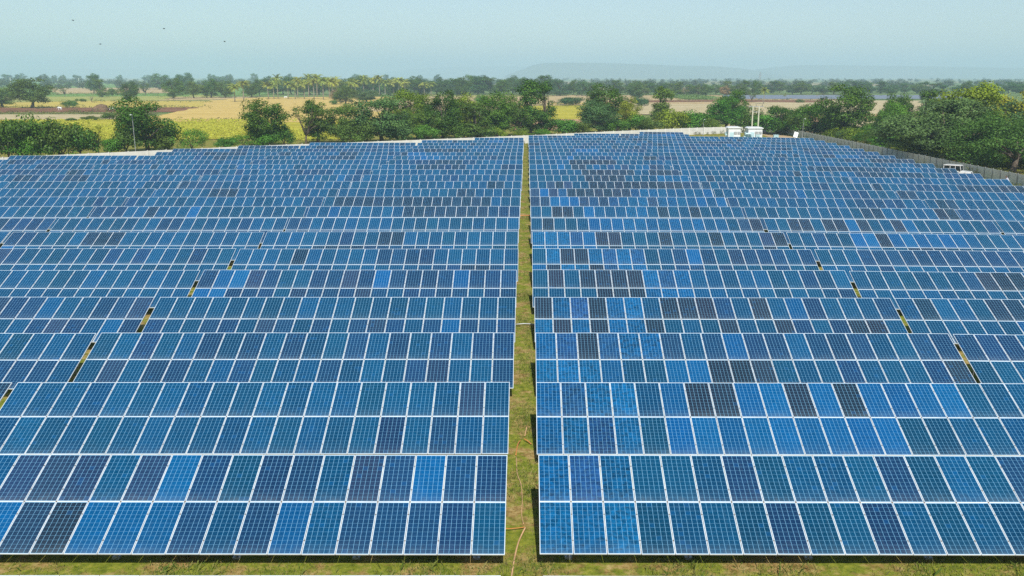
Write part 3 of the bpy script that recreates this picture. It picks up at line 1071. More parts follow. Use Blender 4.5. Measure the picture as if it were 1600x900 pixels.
# ---- trees out in the fields
MID = [
    (50, 169, 122, 66, 'round', 'olive', "large round tree in the left fields by the ploughed strip"),
    (4, 168, 136, 44, 'round', 'olive', "round tree cut by the left edge beside the ploughed strip"),
    (109, 168, 157, 26, 'bush', 'dark', "round dark bush on the edge of the ploughed strip"),
    (130, 159.5, 154, 12, 'bush', 'dark', "small round bush left of the bare little tree"),
    (120, 159, 154, 6, 'bush', 'olive', "tiny bush left of the bare little tree"),
    (144, 160, 147, 14, 'bare', 'brown', "bare leafless little tree in the light green field"),
    (101, 151, 133, 20, 'sparse', 'olive', "broken leaning tree before the pinkish strip"),
    (147, 146, 115, 24, 'round', 'blue', "upper of two overlapping trees left of the pinkish strip end"),
    (159, 152, 123, 22, 'tall', 'olive', "lower of two overlapping trees left of the pinkish strip end"),
    (176, 150.5, 137, 16, 'bush', 'olive', "bush at the foot of the two overlapping trees"),
    (201, 158, 128, 33, 'round', 'dark', "dark dense tree with its crown down to the ground"),
    (228, 149, 127, 22, 'sparse', 'olive', "pale thin tree right of the dark dense one"),
    (250, 140, 115, 27, 'round', 'blue', "rounded blue-green tree behind the field hedge row"),
    (292, 142, 114, 30, 'round', 'blue', "second rounded blue-green tree behind the field hedge row"),
    (271, 154, 122, 36, 'round', 'dark', "leftmost big tree of the dark field hedge row"),
    (303, 153.5, 127, 30, 'round', 'olive', "second tree of the dark field hedge row"),
    (330, 153, 123, 30, 'round', 'dark', "third tree of the dark field hedge row"),
    (352, 153, 126, 26, 'round', 'olive', "fourth tree of the dark field hedge row by the palm pair"),
    (393, 152.5, 127, 28, 'round', 'dark', "tree right of the palm pair"),
    (540, 163, 134, 36, 'round', 'olive', "rounded tree in front of the palm grove"),
    (572, 160, 139, 44, 'round', 'grey', "greyish tree right of the rounded one before the palm grove"),
    (523, 157, 139, 15, 'bush', 'brown', "small pinkish brown tree among the palms"),
    (521, 164, 156, 12, 'bush', 'dark', "dark small bush before the palm grove"),
    (706, 158, 139, 18, 'sparse', 'grey', "greyish thin tree above the wall belt"),
    (655, 172, 149, 18, 'bush', 'olive', "grey bush on the pink field below the palms"),
    (752, 164, 148, 20, 'bush', 'fresh', "green bush on the pink field above the wall belt"),
    (893, 165, 152, 44, 'bush', 'blue', "wide dark bush on the edge of the yellow field"),
    (1001, 166, 152, 26, 'bush', 'blue', "round bush between the dark tree and the slim lone tree"),
    (994, 158, 127, 25, 'round', 'grey', "pale half-bare tree behind the pinkish field"),
    (1069, 152, 135, 15, 'sparse', 'brown', "small pale brown tree left of the sugarcane strip"),
    (1132, 150, 134, 18, 'round', 'brown', "pinkish brown tree right of the sugarcane strip"),
    (1174, 160, 141, 14, 'sparse', 'olive', "thin tree behind the twin power poles"),
    (1250, 161, 155, 14, 'bush', 'olive', "small bush on the pale field before the far solar array"),
    (1224, 155, 149, 10, 'bush', 'olive', "tiny bush before the far solar array"),
    (170, 187, 177, 24, 'bush', 'olive', "low bush at the corner of the pale stubble strip"),
    (142, 188, 181, 30, 'bush', 'olive', "low wide bush on the edge of the yellow crop"),
    (112, 190, 184, 16, 'bush', 'dark', "low dark bush on the edge of the yellow crop"),
]
for px, b, tp, w, k, c, lab in MID:
    plant(px, b, tp, w, k, c, lab, cat="bush" if k in ('bush', 'feather') else "tree")
plant(367, 159.5, 129, 26, 'palm', 'palm', "left palm of the lone pair on the tan field edge", cat="palm tree")
plant(381, 157.5, 123, 26, 'palm', 'palm', "right palm of the lone pair on the tan field edge", cat="palm tree")
plant(1193, 163, 134, 18, 'palm', 'palm', "lone palm behind the twin power poles", cat="palm tree")
palms = [(420, 155, 126), (428, 155, 124), (434, 154, 113), (450, 155, 124), (461, 155, 129), (466, 153, 118), (475, 155, 122), (483, 152, 113),
         (491, 155, 120), (496, 152, 112), (505, 156, 117), (514, 153, 118), (520, 155, 120), (526, 152, 117), (549, 153, 121), (557, 152, 123),
         (568, 151, 115), (584, 151, 118), (594, 151, 114), (602, 151, 122), (616, 150, 121), (624, 151, 118), (633, 151, 122), (648, 149, 125), (663, 149.5, 127), (673, 149.5, 126)]
for i, (px, b, tp) in enumerate(palms):
    plant(px + random.uniform(-1, 1), b, tp, 21 + random.uniform(-2, 2), 'palm', 'palm',
          f"coconut palm in the grove beyond the tan field, {NTH[i] if i < 26 else 'last'} from its left end", cat="palm tree", group="coconut palms in the grove")
belt1 = [(px, random.uniform(147, 151), random.uniform(119, 126)) for px in range(408, 692, 11)]
for i, (px, b, tp) in enumerate(belt1):
    plant(px + random.uniform(-4, 4), b, tp, random.uniform(22, 32), 'round', random.choice(['dark', 'blue', 'olive']),
          f"dark green tree behind the palm grove, {NTH[i]} from the left", group="trees behind the palm grove")
belt2 = [(px, random.uniform(146, 150), random.uniform(117, 126)) for px in range(690, 874, 11)]
for i, (px, b, tp) in enumerate(belt2):
    plant(px + random.uniform(-4, 4), b, tp, random.uniform(22, 34), random.choice(['round', 'round', 'tall']), random.choice(['dark', 'blue', 'blue']),
          f"blue-green tree beyond the aisle end, {NTH[i]} right of the palm grove", group="trees between the palm grove and the mesa hill")
belt3 = [(px, random.uniform(147, 151), random.uniform(124, 134)) for px in list(range(876, 940, 11)) + list(range(962, 1066, 11)) + list(range(1082, 1180, 12))]
for i, (px, b, tp) in enumerate(belt3):
    plant(px + random.uniform(-4, 4), b, tp, random.uniform(17, 28), random.choice(['round', 'round', 'tall']), random.choice(['dark', 'blue', 'olive']),
          f"bluish tree under the mesa hill, {NTH[i]} from the left of its belt", group="trees under the mesa hill")
belt4 = [(px, random.uniform(145, 149), random.uniform(126, 134)) for px in range(1188, 1610, 16)]
for i, (px, b, tp) in enumerate(belt4):
    plant(px + random.uniform(-5, 5), b, tp, random.uniform(18, 30), random.choice(['round', 'round', 'tall']), random.choice(['blue', 'blue', 'olive']),
          f"hazy tree behind the far solar array, {NTH[i] if i < 26 else 'last'} from the left of its belt", group="hazy trees behind the far solar array")
far_l = [(10, 131, 116, 22), (33, 131, 114.5, 18), (68, 134, 116, 20), (84, 131, 117.5, 11), (98, 132, 117, 12), (120, 132, 117, 16), (107, 139, 128, 12), (188, 131, 117, 11), (209, 136, 124, 14),
         (232, 130, 117, 18), (330, 131, 115.5, 14), (344, 133, 119, 20), (357, 132, 116, 16), (398, 130, 114.5, 13), (452, 131, 115, 14), (557, 130, 115.5, 16), (603, 131, 116, 12), (655, 130, 117, 12), (684, 131, 116, 14)]
for i, (px, b, tp, w) in enumerate(far_l):
    plant(px, b, tp, w, 'round', 'blue', f"small hazy blue tree on the skyline, {NTH[i]} from the left edge", group="hazy skyline trees at left")

# ---- the far wood that reads as one mass
VV, TT = [], []
for i in range(650):
    d = random.choice([random.uniform(1000, 1800), random.uniform(1800, 4200)])
    x = random.uniform(-0.62, 0.62) * d
    s = random.uniform(5, 9); hh = random.uniform(6, 11)
    cl = ellipsoid_clumps(7, (x, d, hh * 0.55), (s, s, hh * 0.55), s * 0.55, -0.6, 0.5)
    v, t_ = leaf_cloud(cl, 1.5, 2.4)
    VV.append(v); TT.append(t_)
fw = bpy.data.objects.new("far_treeline", cloud_mesh("far_treeline", np.concatenate(VV), np.concatenate(TT), M['leaf']))
fw.color = (0.055, 0.095, 0.04, 1)
tag(link(fw), "hazy far treeline along the horizon of the plain", "treeline", kind="stuff")

# sugarcane strip: a standing crop nobody could count
v, t_ = leaf_cloud([((at(px, 156)[0], at(px, 156)[1] + dy, 1.1), (4.5, 6, 1.4)) for px in range(1072, 1117, 3) for dy in (0, 25, 50)], 1.1, 0.8)
sc_ = bpy.data.objects.new("sugarcane", cloud_mesh("sugarcane", v, t_, M['leaf']))
sc_.color = (0.14, 0.24, 0.06, 1)
tag(link(sc_), "light green strip of standing sugarcane in the pinkish field", "crop", kind="stuff")

# standing crop plants and grassy bunds in the near fields
def quad_at(px0, py0, px1, py1, n, smin, smax, z=0.25):
    V = []; T = []
    ya, yb = at(800, py0)[1], at(800, py1)[1]
    for i in range(n):
        y = random.uniform(min(ya, yb), max(ya, yb))
        sc = (y * CT + H * ST) / 1400
        x = (random.uniform(px0, px1) - 823) * sc
        s = random.uniform(smin, smax)
        k = math.sin(x * 0.11) + math.sin(y * 0.07 + x * 0.03) + random.gauss(0, 0.7)
        if k < -0.2: continue
        for q in range(3):
            a = random.uniform(0, 3.14); c, d = math.cos(a) * s, math.sin(a) * s
            ox, oy = random.uniform(-s, s), random.uniform(-s, s)
            zz = float(ground_z(x, y)) + 0.3
            V.append([(x + ox - c, y + oy - d, zz), (x + ox + c, y + oy + d, zz), (x + ox + c * 0.7, y + oy + d * 0.7 + 0.3, zz + s * 1.3), (x + ox - c * 0.7, y + oy - d * 0.7 + 0.3, zz + s * 1.3)])
            T.append(min(1, max(0, random.gauss(0.5, 0.2))))
    return np.array(V), np.array(T)


v, t_ = quad_at(-60, 221, 545, 188, 16000, 0.10, 0.26)
cp = bpy.data.objects.new("crop", cloud_mesh("crop", v, t_, M['leaf'])); cp.color = (0.40, 0.40, 0.045, 1)
tag(link(cp), "yellowing leafy crop standing in the field behind the left trees", "crop", kind="stuff")
cl = []
for (xa, xb, py, n, s0, s1) in [(-60, 240, 177.6, 110, 0.5, 1.3), (-60, 330, 168.4, 90, 0.4, 1.2), (-60, 330, 158.6, 90, 0.4, 1.3), (-60, 440, 148.5, 120, 0.5, 1.6), (-60, 440, 137, 150, 0.8, 2.4),
                            (240, 410, 152.5, 60, 0.5, 1.3), (60, 260, 146.4, 60, 0.5, 1.5), (640, 1330, 149.6, 200, 0.8, 2.4), (980, 1330, 157.5, 120, 0.4, 1.2), (820, 1000, 166, 60, 0.4, 1.2),
                            (1130, 1440, 172, 90, 0.4, 1.2), (-60, 420, 129, 160, 1.2, 3.0), (640, 1600, 141, 240, 0.8, 2.6), (1100, 1440, 182, 70, 0.5, 1.3), (160, 440, 187.5, 50, 0.3, 0.9)]:
    for i in range(n):
        x, y = at(random.uniform(xa, xb), py + random.gauss(0, 0.25 + 0.02 * (py - 120)))
        s = random.uniform(s0, s1)
        cl.append(((x, y, s * 0.4), (s * random.uniform(1, 2.5), s, s * 0.8)))
v, t_ = leaf_cloud(cl, 0.7, 0.5)
bd = bpy.data.objects.new("undergrowth", cloud_mesh("undergrowth", v, t_, M['leaf'])); bd.color = (0.13, 0.15, 0.04, 1)
tag(link(bd), "rough growth along the field edges beyond the farm", "undergrowth", kind="stuff")

# weeds along the inside of the walls
WALL = [(-118, 121), (-82, 147.5), (-51.5, 170.5), (-22, 187.5), (2, 203), (47, 240), (70.3, 256)]
RW = 70.3
cl = []
for (a, b) in zip(WALL, WALL[1:]):
    L = math.hypot(b[0] - a[0], b[1] - a[1])
    for i in range(int(L / 1.2)):
        if random.random() < 0.55:
            f = random.random(); q = random.choice([-1, 1, 1])
            x = a[0] + (b[0] - a[0]) * f + 0.7 * q * random.uniform(-0.3, 1.6); y = a[1] + (b[1] - a[1]) * f - 0.9 * q
            s = random.uniform(0.3, 0.8)
            cl.append(((x, y, float(ground_z(x, y)) + s * 0.5), (s, s, s * 0.8)))
for i in range(150):
    y = random.uniform(100, 256); x = RW - random.uniform(0.2, 1.3)
    s = random.uniform(0.2, 0.5)
    cl.append(((x, y, float(ground_z(x, y)) + s * 0.5), (s, s, s * 0.8)))
for i in range(240):
    y = random.uniform(100, 256); x = RW + random.uniform(0.6, 3.0)
    s = random.uniform(0.4, 1.2)
    cl.append(((x, y, float(ground_z(x, y)) + s * 0.5), (s, s, s * 0.9)))
for i in range(60):
    x = random.uniform(34, 66); y = random.uniform(198, 214)
    s = random.uniform(0.25, 0.6)
    cl.append(((x, y, float(ground_z(x, y)) + s * 0.4), (s, s, s * 0.7)))
v, t_ = leaf_cloud(cl, 1.6, 0.22)
wd = bpy.data.objects.new("weeds", cloud_mesh("weeds", v, t_, M['leaf']))
wd.color = (0.12, 0.14, 0.04, 1)
tag(link(wd), "rough weeds growing along both boundary walls", "weeds", kind="stuff")


# ------------------------------------------------------------------ grass in the aisle and along the front edge
def grass(n, area, hmin, hmax):
    (x0, x1, y0, y1) = area
    p = np.stack([rng.uniform(x0, x1, n), rng.uniform(y0, y1, n)], 1)
    # patchy growth
    k = np.sin(p[:, 0] * 1.7 + 0.6 * np.sin(p[:, 1] * 1.1)) + np.sin(p[:, 1] * 0.9 + 1.3 * np.sin(p[:, 0] * 0.8)) + rng.normal(0, 0.7, n)
    p = p[k > -0.4]; k = k[k > -0.4]; n = len(p)
    z = ground_z(p[:, 0], p[:, 1])
    h = rng.uniform(hmin, hmax, n) * (0.7 + 0.3 * np.clip(k, 0, 2))
    az = rng.uniform(0, 2 * math.pi, n)
    w = 0.006 + 0.010 * rng.random(n)
    lean = rng.uniform(0.2, 0.9, n) * h
    d = np.stack([np.cos(az), np.sin(az), np.zeros(n)], 1); s = np.stack([-np.sin(az), np.cos(az), np.zeros(n)], 1)
    b = np.concatenate([p, (z - 0.01)[:, None]], 1)
    up = np.array([0, 0, 1.0])
    mid = b + d * (lean * 0.35)[:, None] + up * (h * 0.62)[:, None]
    tip = b + d * lean[:, None] + up * h[:, None]
    V = np.stack([b - s * w[:, None], b + s * w[:, None], mid + s * (w * 0.8)[:, None], tip], 1)
    return V, np.clip(0.35 + 0.12 * k + rng.normal(0, 0.16, n), 0, 1)


parts = [grass(60000, (-19, 17, 20.5, 25.2), 0.03, 0.09), grass(30000, (-1.3, 0.9, 24, 62), 0.03, 0.11), grass(14000, (-1.2, 0.8, 62, 205), 0.06, 0.2),
         grass(900, (-18.5, 16.5, 23.6, 24.9), 0.12, 0.3), grass(1500, (-0.9, 0.7, 24, 60), 0.10, 0.24)]
for gx in (-20.96, -41.45, 20.75, 41.24):
    parts.append(grass(3500, (gx - 1.5, gx + 1.5, 30, 100), 0.08, 0.3))
gm = NT("grass blades")
at_ = gm.new("ShaderNodeAttribute", attribute_name="tint")
gm.base(gm.ramp(at_.outputs["Fac"], [(0.15, (0.30, 0.24, 0.10)), (0.4, (0.22, 0.21, 0.06)), (0.55, (0.13, 0.17, 0.03)), (0.85, (0.08, 0.14, 0.022))]), 0.8, 0.15)
tag(link(bpy.data.objects.new("grass", cloud_mesh("grass", np.concatenate([p[0] for p in parts]), np.concatenate([p[1] for p in parts]), gm.m))),
    "short patchy grass in the aisle and under the front tables", "grass", kind="stuff")

# ------------------------------------------------------------------ boundary walls
def wall(points, height, panel_mat, post_mat, spacing, label, slabs, post_h):
    root = empty("boundary_wall", (*points[0], float(ground_z(*points[0]))), label, "wall")
    o = Vector(root.location)
    mb = MB()
    posts = []
    for a, b in zip(points, points[1:]):
        L = math.hypot(b[0] - a[0], b[1] - a[1]); n = max(1, round(L / spacing))
        for i in range(n):
            p = [a[k] + (b[k] - a[k]) * i / n for k in (0, 1)]; q = [a[k] + (b[k] - a[k]) * (i + 1) / n for k in (0, 1)]
            zp, zq = float(ground_z(*p)), float(ground_z(*q))
            posts.append((p[0], p[1], zp))
            ang = math.atan2(q[1] - p[1], q[0] - p[0])
            rot = Matrix.Rotation(ang, 3, 'Z')
            dz = random.uniform(-0.015, 0.02)
            for s_ in range(slabs):
                hh = (height + 0.3) / slabs
                mb.box(Vector(((p[0] + q[0]) / 2, (p[1] + q[1]) / 2, (zp + zq) / 2 - 0.3 + hh * (s_ + 0.5) + dz)) - o,
                       (L / n - 0.12, 0.05 + 0.008 * (s_ % 2), hh - 0.012), 0, rot @ Matrix.Rotation(-math.atan2(zq - zp, L / n), 3, 'Y'))
    mb.build("slab_run", panel_mat, root)
    pm = MB(); pm.box((0, 0, post_h / 2 - 0.2), (0.15, 0.15, post_h + 0.4)); pme = pm.mesh("wall_post", post_mat)
    for p in posts:
        w = bpy.data.objects.new("wall_post", pme); w.location = Vector(p) - o
        w.rotation_euler = (random.uniform(-.02, .02), random.uniform(-.02, .02), 0)
        link(w, root)
    return root


wall(WALL, 1.75, M['wall_white'], M['wall_white'], 3.1, "white precast boundary wall along the far ends of the solar rows", 3, 1.85)
wall([(RW, 256), (RW, 200), (RW + 0.1, 150), (RW + 0.4, 96)], 1.62, M['wall_grey'], M['wall_post'], 2.35, "grey precast boundary wall with dark posts on the right of the rows", 4, 1.72)

# the sandy strip inside the right wall
mb = MB()
ed = [(62.6, 96)] + [(62.4 + random.uniform(-.5, .5), y) for y in range(104, 262, 8)]
ed2 = [(69.0 + random.uniform(-.6, .5), y) for y in range(256, 96, -8)] + [(69.0, 96)]
for (a, b), (c, d) in zip(zip(ed, ed[1:]), zip(ed2[::-1], ed2[::-1][1:])):
    k = 4
    for i in range(k):
        f0, f1 = i / k, (i + 1) / k
        pts = [(a[0] + (c[0] - a[0]) * f0, a[1] + (c[1] - a[1]) * f0), (a[0] + (c[0] - a[0]) * f1, a[1] + (c[1] - a[1]) * f1),
               (b[0] + (d[0] - b[0]) * f1, b[1] + (d[1] - b[1]) * f1), (b[0] + (d[0] - b[0]) * f0, b[1] + (d[1] - b[1]) * f0)]
        mb.add([(x, y, float(ground_z(x, y)) + 0.012) for x, y in pts], [(0, 1, 2, 3)])
sand = field_material("sandy track", (0.46, 0.31, 0.17), (0.55, 0.42, 0.26), (0.25, 0.23, 0.09), (0.3, 0.1), 0.8)
tag(mb.build("path", sand), kind="structure")


# ------------------------------------------------------------------ inverter cabins and transformer yard by the far corner
def cabin(x, y, label, w=2.8, h=3.1, dp=2.6, rz=0.0):
    g = float(ground_z(x, y))
    root = empty("inverter_cabin", (x, y, g), label, "cabin", "white inverter cabins at the far corner", rz)
    mb = MB(); mb.box((0, 0, 0.12 + h / 2), (w, dp, h)); mb.box((0, 0, 0.06), (w + 0.3, dp + 0.3, 0.5))
    mb.build("wall", M['white'], root, bevel=0.04)
    mb = MB(); mb.prism([(-w / 2 - 0.2, h + 0.12), (w / 2 + 0.2, h + 0.12), (w / 2 + 0.2, h + 0.24), (w / 2 - 0.3, h + 0.46), (-w / 2 + 0.3, h + 0.46), (-w / 2 - 0.2, h + 0.24)], -dp / 2 - 0.2, dp / 2 + 0.2)
    mb.build("roof", M['white'], root)
    mb = MB(); mb.box((-w * 0.22, -dp / 2 - 0.02, 1.25), (0.95, 0.05, 2.1)); d = mb.build("door", M['pale_teal'], root)
    mb = MB(); mb.box((-w * 0.22 + 0.36, -dp / 2 - 0.06, 1.2), (0.05, 0.05, 0.16)); mb.build("handle", M['dark'], d)
    for k in (0, 1):
        mb = MB()
        mb.box((w * 0.08 + 0.85 * k, -dp / 2 - 0.012, 2.1), (0.7, 0.03, 0.6), 0)
        for s_ in range(5):
            mb.box((w * 0.08 + 0.85 * k, -dp / 2 - 0.04, 1.88 + 0.11 * s_), (0.64, 0.04, 0.05), 1, Matrix.Rotation(0.5, 3, 'X'))
        mb.build("vent", [M['dark'], M['white']], root)
    mb = MB(); mb.box((-w / 2 - 0.25, 0.1, 1.9), (0.5, 0.9, 0.75)); mb.build("air_conditioner", M['pale_teal'], root, bevel=0.03)
    return root


cabin(48.0, 211, "left white inverter cabin by the white wall at the far corner")
cabin(53.3, 213, "right white inverter cabin in front of the twin power poles", 3.3, 3.0, 2.8)
x, y = 51.0, 209.0
g = float(ground_z(x, y))
root = empty("transformer", (x, y, g), "dark teal transformer with pale radiators between the two white cabins", "transformer")
mb = MB(); mb.box((0, 0, 1.0), (1.3, 1.0, 1.5)); mb.box((0, 0, 0.12), (1.8, 1.5, 0.35)); mb.build("tank", M['dark_teal'], root, bevel=0.03)
mb = MB(); mb.tube([(-0.65, 0, 2.05), (0.65, 0, 2.05)], 0.2, 10); mb.build("conservator", M['pale_teal'], root)
for k in (-1, 1):
    mb = MB()
    for s_ in range(6):
        mb.box((k * 0.82, -0.4 + 0.16 * s_, 0.95), (0.3, 0.04, 1.2))
    mb.build("radiator", M['pale_teal'], root)
for k in range(3):
    mb = MB(); mb.tube([(-0.35 + 0.35 * k, 0.25, 1.75), (-0.35 + 0.35 * k, 0.25, 2.3)], [0.09, 0.05], 8); mb.build("bushing", M['white'], root)
for i, (dx, wd_, lab) in enumerate([(53.1, 0.9, "pale blue-green switch cabinet in front of the right white cabin, left one"), (57.3, 1.1, "pale blue-green switch cabinet beside the right white cabin, right one")]):
    x, y = dx, 208.6
    root = empty("switch_cabinet", (x, y, float(ground_z(x, y))), lab, "cabinet", "pale switch cabinets at the far corner")
    mb = MB(); mb.box((0, 0, 0.95), (wd_, 0.7, 1.9)); mb.box((0, 0, 1.94), (wd_ + 0.1, 0.8, 0.08)); mb.build("housing", M['pale_teal'], root, bevel=0.02)
    for k in (-1, 1):
        mb = MB(); mb.box((k * wd_ * 0.24, -0.37, 0.95), (wd_ * 0.42, 0.03, 1.5)); mb.build("door", M['pale_teal'], root)
        mb = MB(); mb.box((k * wd_ * 0.12, -0.40, 1.25), (0.22, 0.03, 0.5)); mb.build("vent", M['dark_teal'], root)

# twin-pole power structure
d0 = 226.0
s_ = px_m(d0)
xa, xb = (1174 - 823) / s_, (1183.5 - 823) / s_
g = float(ground_z(xa, d0))
ht = height_at(d0, 166, g)
root = empty("power_pole", ((xa + xb) / 2, d0, g), "pair of pale power poles joined by a crossarm behind the white cabins", "power pole")
hw = (xb - xa) / 2
for k in (-1, 1):
    mb = MB(); mb.tube([(k * hw, 0, -0.6), (k * hw, 0, ht)], [0.20, 0.15], 8); mb.build("pole", M['concrete_pole'], root)
mb = MB(); mb.box((0, 0, ht - 0.05), (hw * 2 + 2.2, 0.12, 0.14)); mb.box((0, 0.0, ht - 1.4), (hw * 2 + 0.3, 0.1, 0.1)); mb.build("crossarm", M['steel'], root)
for k in (-1.5, 0, 1.5):
    mb = MB(); mb.tube([(k, 0, ht), (k, 0, ht + 0.25), (k, 0, ht + 0.28), (k, 0, ht + 0.42)], [0.06, 0.06, 0.1, 0.05], 8); mb.build("insulator", M['dark'], root)


def lamp_post(px, base, top, label, d=None, arm=0.5):
    if d is None:
        x, d = at(px, base)
    x = (px - 823) / px_m(d)
    g = float(ground_z(x, d)); h = height_at(d, top, g)
    root = empty("street_lamp", (x, d, g), label, "street lamp", "thin lamp posts along the walls")
    mb = MB(); mb.tube([(0, 0, -0.3), (0, 0, h - 0.15), (0.05, -0.05, h)], [0.06, 0.045, 0.04], 8); mb.box((0, 0, 0.1), (0.35, 0.35, 0.4)); mb.build("pole", M['steel'], root)
    mb = MB(); mb.tube([(0.0, 0, h - 0.1), (0.1, -arm, h + 0.1)], 0.03, 6); mb.build("arm", M['steel'], root)
    mb = MB(); mb.box((0.11, -arm - 0.18, h + 0.1), (0.24, 0.5, 0.10)); mb.build("lamp_head", M['white'], root, bevel=0.02)
    mb = MB(); mb.box((0.11, -arm - 0.18, h + 0.043), (0.18, 0.4, 0.012)); mb.build("lens", M['lamp_glass'], root)
    return root


lamp_post(213.5, 240, 180, "thin lamp post in front of the tall dark tree at left", 158)
lamp_post(1098.5, 208, 187, "short lamp post by the white wall near the vivid bushes", 236)
lamp_post(1253.5, 211, 186, "lamp post at the corner of the grey wall beside the weather station", 215)

# weather station: white instrument panel on a stand
x, y = (1243 - 823) / px_m(206), 206.0
root = empty("weather_station", (x, y, float(ground_z(x, y))), "white tilted instrument board on a stand at the corner of the rows", "weather station")
mb = MB(); mb.box((0, 0.1, 2.2), (0.9, 0.08, 1.35), 0, Matrix.Rotation(-0.5, 3, 'X') @ Matrix.Rotation(0.35, 3, 'Y')); mb.build("board", M['white'], root)
mb = MB(); mb.tube([(0, 0.1, 0), (0, 0.1, 2.1)], 0.06, 8); mb.box((0, 0.1, 0.1), (0.6, 0.6, 0.4)); mb.build("stand", M['steel'], root)
for k, lx in enumerate((-1.6, 1.9)):
    mb = MB(); mb.box((lx, 0, 0.75), (0.7, 0.6, 1.5)); mb.build("equipment_box", M['white'], root, bevel=0.03)

# ------------------------------------------------------------------ the white jeep by the right wall
def jeep(x, y, rz):
    g = float(ground_z(x, y))
    root = empty("jeep", (x, y, g), "white boxy off-road car parked between the rows and the grey wall", "car", None, rz)
    # lower body profile along +x (front)
    mb = MB()
    mb.prism([(-1.95, 0.50), (-1.95, 1.08), (0.62, 1.08), (0.70, 1.05), (1.86, 0.98), (1.95, 0.86), (1.95, 0.50), (1.62, 0.46), (1.52, 0.74), (1.22, 0.86), (0.92, 0.74), (0.82, 0.46),
              (-0.80, 0.46), (-0.90, 0.74), (-1.2, 0.86), (-1.5, 0.74), (-1.6, 0.46)], -0.82, 0.82)
    body = mb.build("body", M['car_white'], root, bevel=0.03)
    mb = MB(); mb.prism([(0.64, 1.06), (0.68, 1.12), (1.80, 1.04), (1.84, 0.98)], -0.70, 0.70); mb.build("bonnet", M['car_white'], root, bevel=0.025)
    # cabin: pillars and rails, glass set behind
    mb = MB()
    for xx in (-1.9, -1.0, -0.25, 0.42):
        for yy in (-0.78, 0.78):
            lean = 0.16 if xx == 0.42 else 0.0
            mb.bar((xx + lean, yy, 1.06), (xx, yy * 0.96, 1.84), 0.07, 0.06)
    mb.bar((0.58, -0.78, 1.1), (0.58, 0.78, 1.1), 0.06)
    mb.build("cabin_frame", M['car_white'], root)
    def glass(nm, pts):
        m_ = MB(); n = Vector(pts[1]) - Vector(pts[0]); n = n.cross(Vector(pts[2]) - Vector(pts[1])).normalized() * 0.012
        m_.add([Vector(p) - n for p in pts] + [Vector(p) + n for p in pts], [(3, 2, 1, 0), (4, 5, 6, 7)] + [(i, (i + 1) % 4, (i + 1) % 4 + 4, i + 4) for i in range(4)])
        return m_.build(nm, M['glass'], root)
    glass("windscreen", [(0.575, -0.74, 1.12), (0.575, 0.74, 1.12), (0.425, 0.71, 1.82), (0.425, -0.71, 1.82)])
    glass("rear_window", [(-1.9, 0.70, 1.14), (-1.9, -0.70, 1.14), (-1.9, -0.66, 1.78), (-1.9, 0.66, 1.78)])
    for s_ in (-1, 1):
        for (a, b) in ((-1.85, -1.05), (-0.95, -0.30), (-0.20, 0.46)):
            glass("side_window", [(a, s_ * 0.775, 1.12), (b, s_ * 0.775, 1.12), (b - (0.08 if b > 0.4 else 0), s_ * 0.755, 1.78), (a, s_ * 0.755, 1.78)])
    mb = MB(); mb.prism([(-2.02, 1.84), (0.50, 1.84), (0.44, 1.93), (-0.2, 1.98), (-1.7, 1.98), (-1.98, 1.93)], -0.84, 0.84); mb.build("roof", M['car_white'], root, bevel=0.03)
    for s_ in (-1, 1):
        for xx in (1.22, -1.2):
            mb = MB(); mb.tube([(xx, s_ * 0.70 - 0.12, 0.37), (xx, s_ * 0.70 + 0.12, 0.37)], 0.37, 20); w = mb.build("wheel", M['rubber'], root)
            mb = MB(); mb.tube([(xx, s_ * 0.83, 0.37), (xx, s_ * 0.845, 0.37)], 0.20, 14); mb.build("rim", M['steel'], w)
        mb = MB(); mb.tube([(1.95, s_ * 0.56, 0.80), (1.99, s_ * 0.56, 0.80)], 0.11, 14); mb.build("headlight", M['lamp_glass'], root)
        mb = MB(); mb.box((0.52, s_ * 0.93, 1.22), (0.08, 0.18, 0.2)); mb.build("mirror", M['dark'], root)
        mb = MB(); mb.box((-1.97, s_ * 0.72, 0.85), (0.05, 0.1, 0.25)); mb.build("tail_light", plain("tail lamp", (0.35, 0.02, 0.02), 0.3), root)
    mb = MB()
    mb.box((1.958, 0, 0.78), (0.03, 0.72, 0.3))
    for k in range(7):
        mb.box((1.975, -0.3 + 0.1 * k, 0.78), (0.02, 0.035, 0.26))
    mb.build("grille", M['dark'], root)
    mb = MB(); mb.box((2.05, 0, 0.52), (0.14, 1.6, 0.14)); mb.build("bumper", M['steel'], root, bevel=0.02)
    mb = MB(); mb.tube([(-1.97, 0.1, 1.0), (-2.17, 0.1, 1.0)], 0.34, 18); mb.build("spare_wheel", M['rubber'], root)
    return root


jeep(66.3, 138.2, -0.68)


# ------------------------------------------------------------------ people and cattle, grown as one skin
def skin_figure(name, joints, edges, mat, parent=None, subdiv=2, root_i=0):
    me = bpy.data.meshes.new(name)
    me.from_pydata([j[0] for j in joints], edges, [])
    o = bpy.data.objects.new(name, me)
    link(o, parent)
    me.materials.append(mat)
    sk = o.modifiers.new("skin", 'SKIN')
    layer = me.skin_vertices[0].data if me.skin_vertices else None
    if layer is None:
        return o
    for i, j in enumerate(joints):
        r_ = j[1]
        layer[i].radius = (r_, r_) if not isinstance(r_, tuple) else r_
        layer[i].use_root = (i == root_i)
    sb = o.modifiers.new("sub", 'SUBSURF'); sb.levels = subdiv; sb.render_levels = subdiv
    return o


def ensure_skin(me):
    if not me.skin_vertices:
        bpy.context.view_layer.objects.active = None


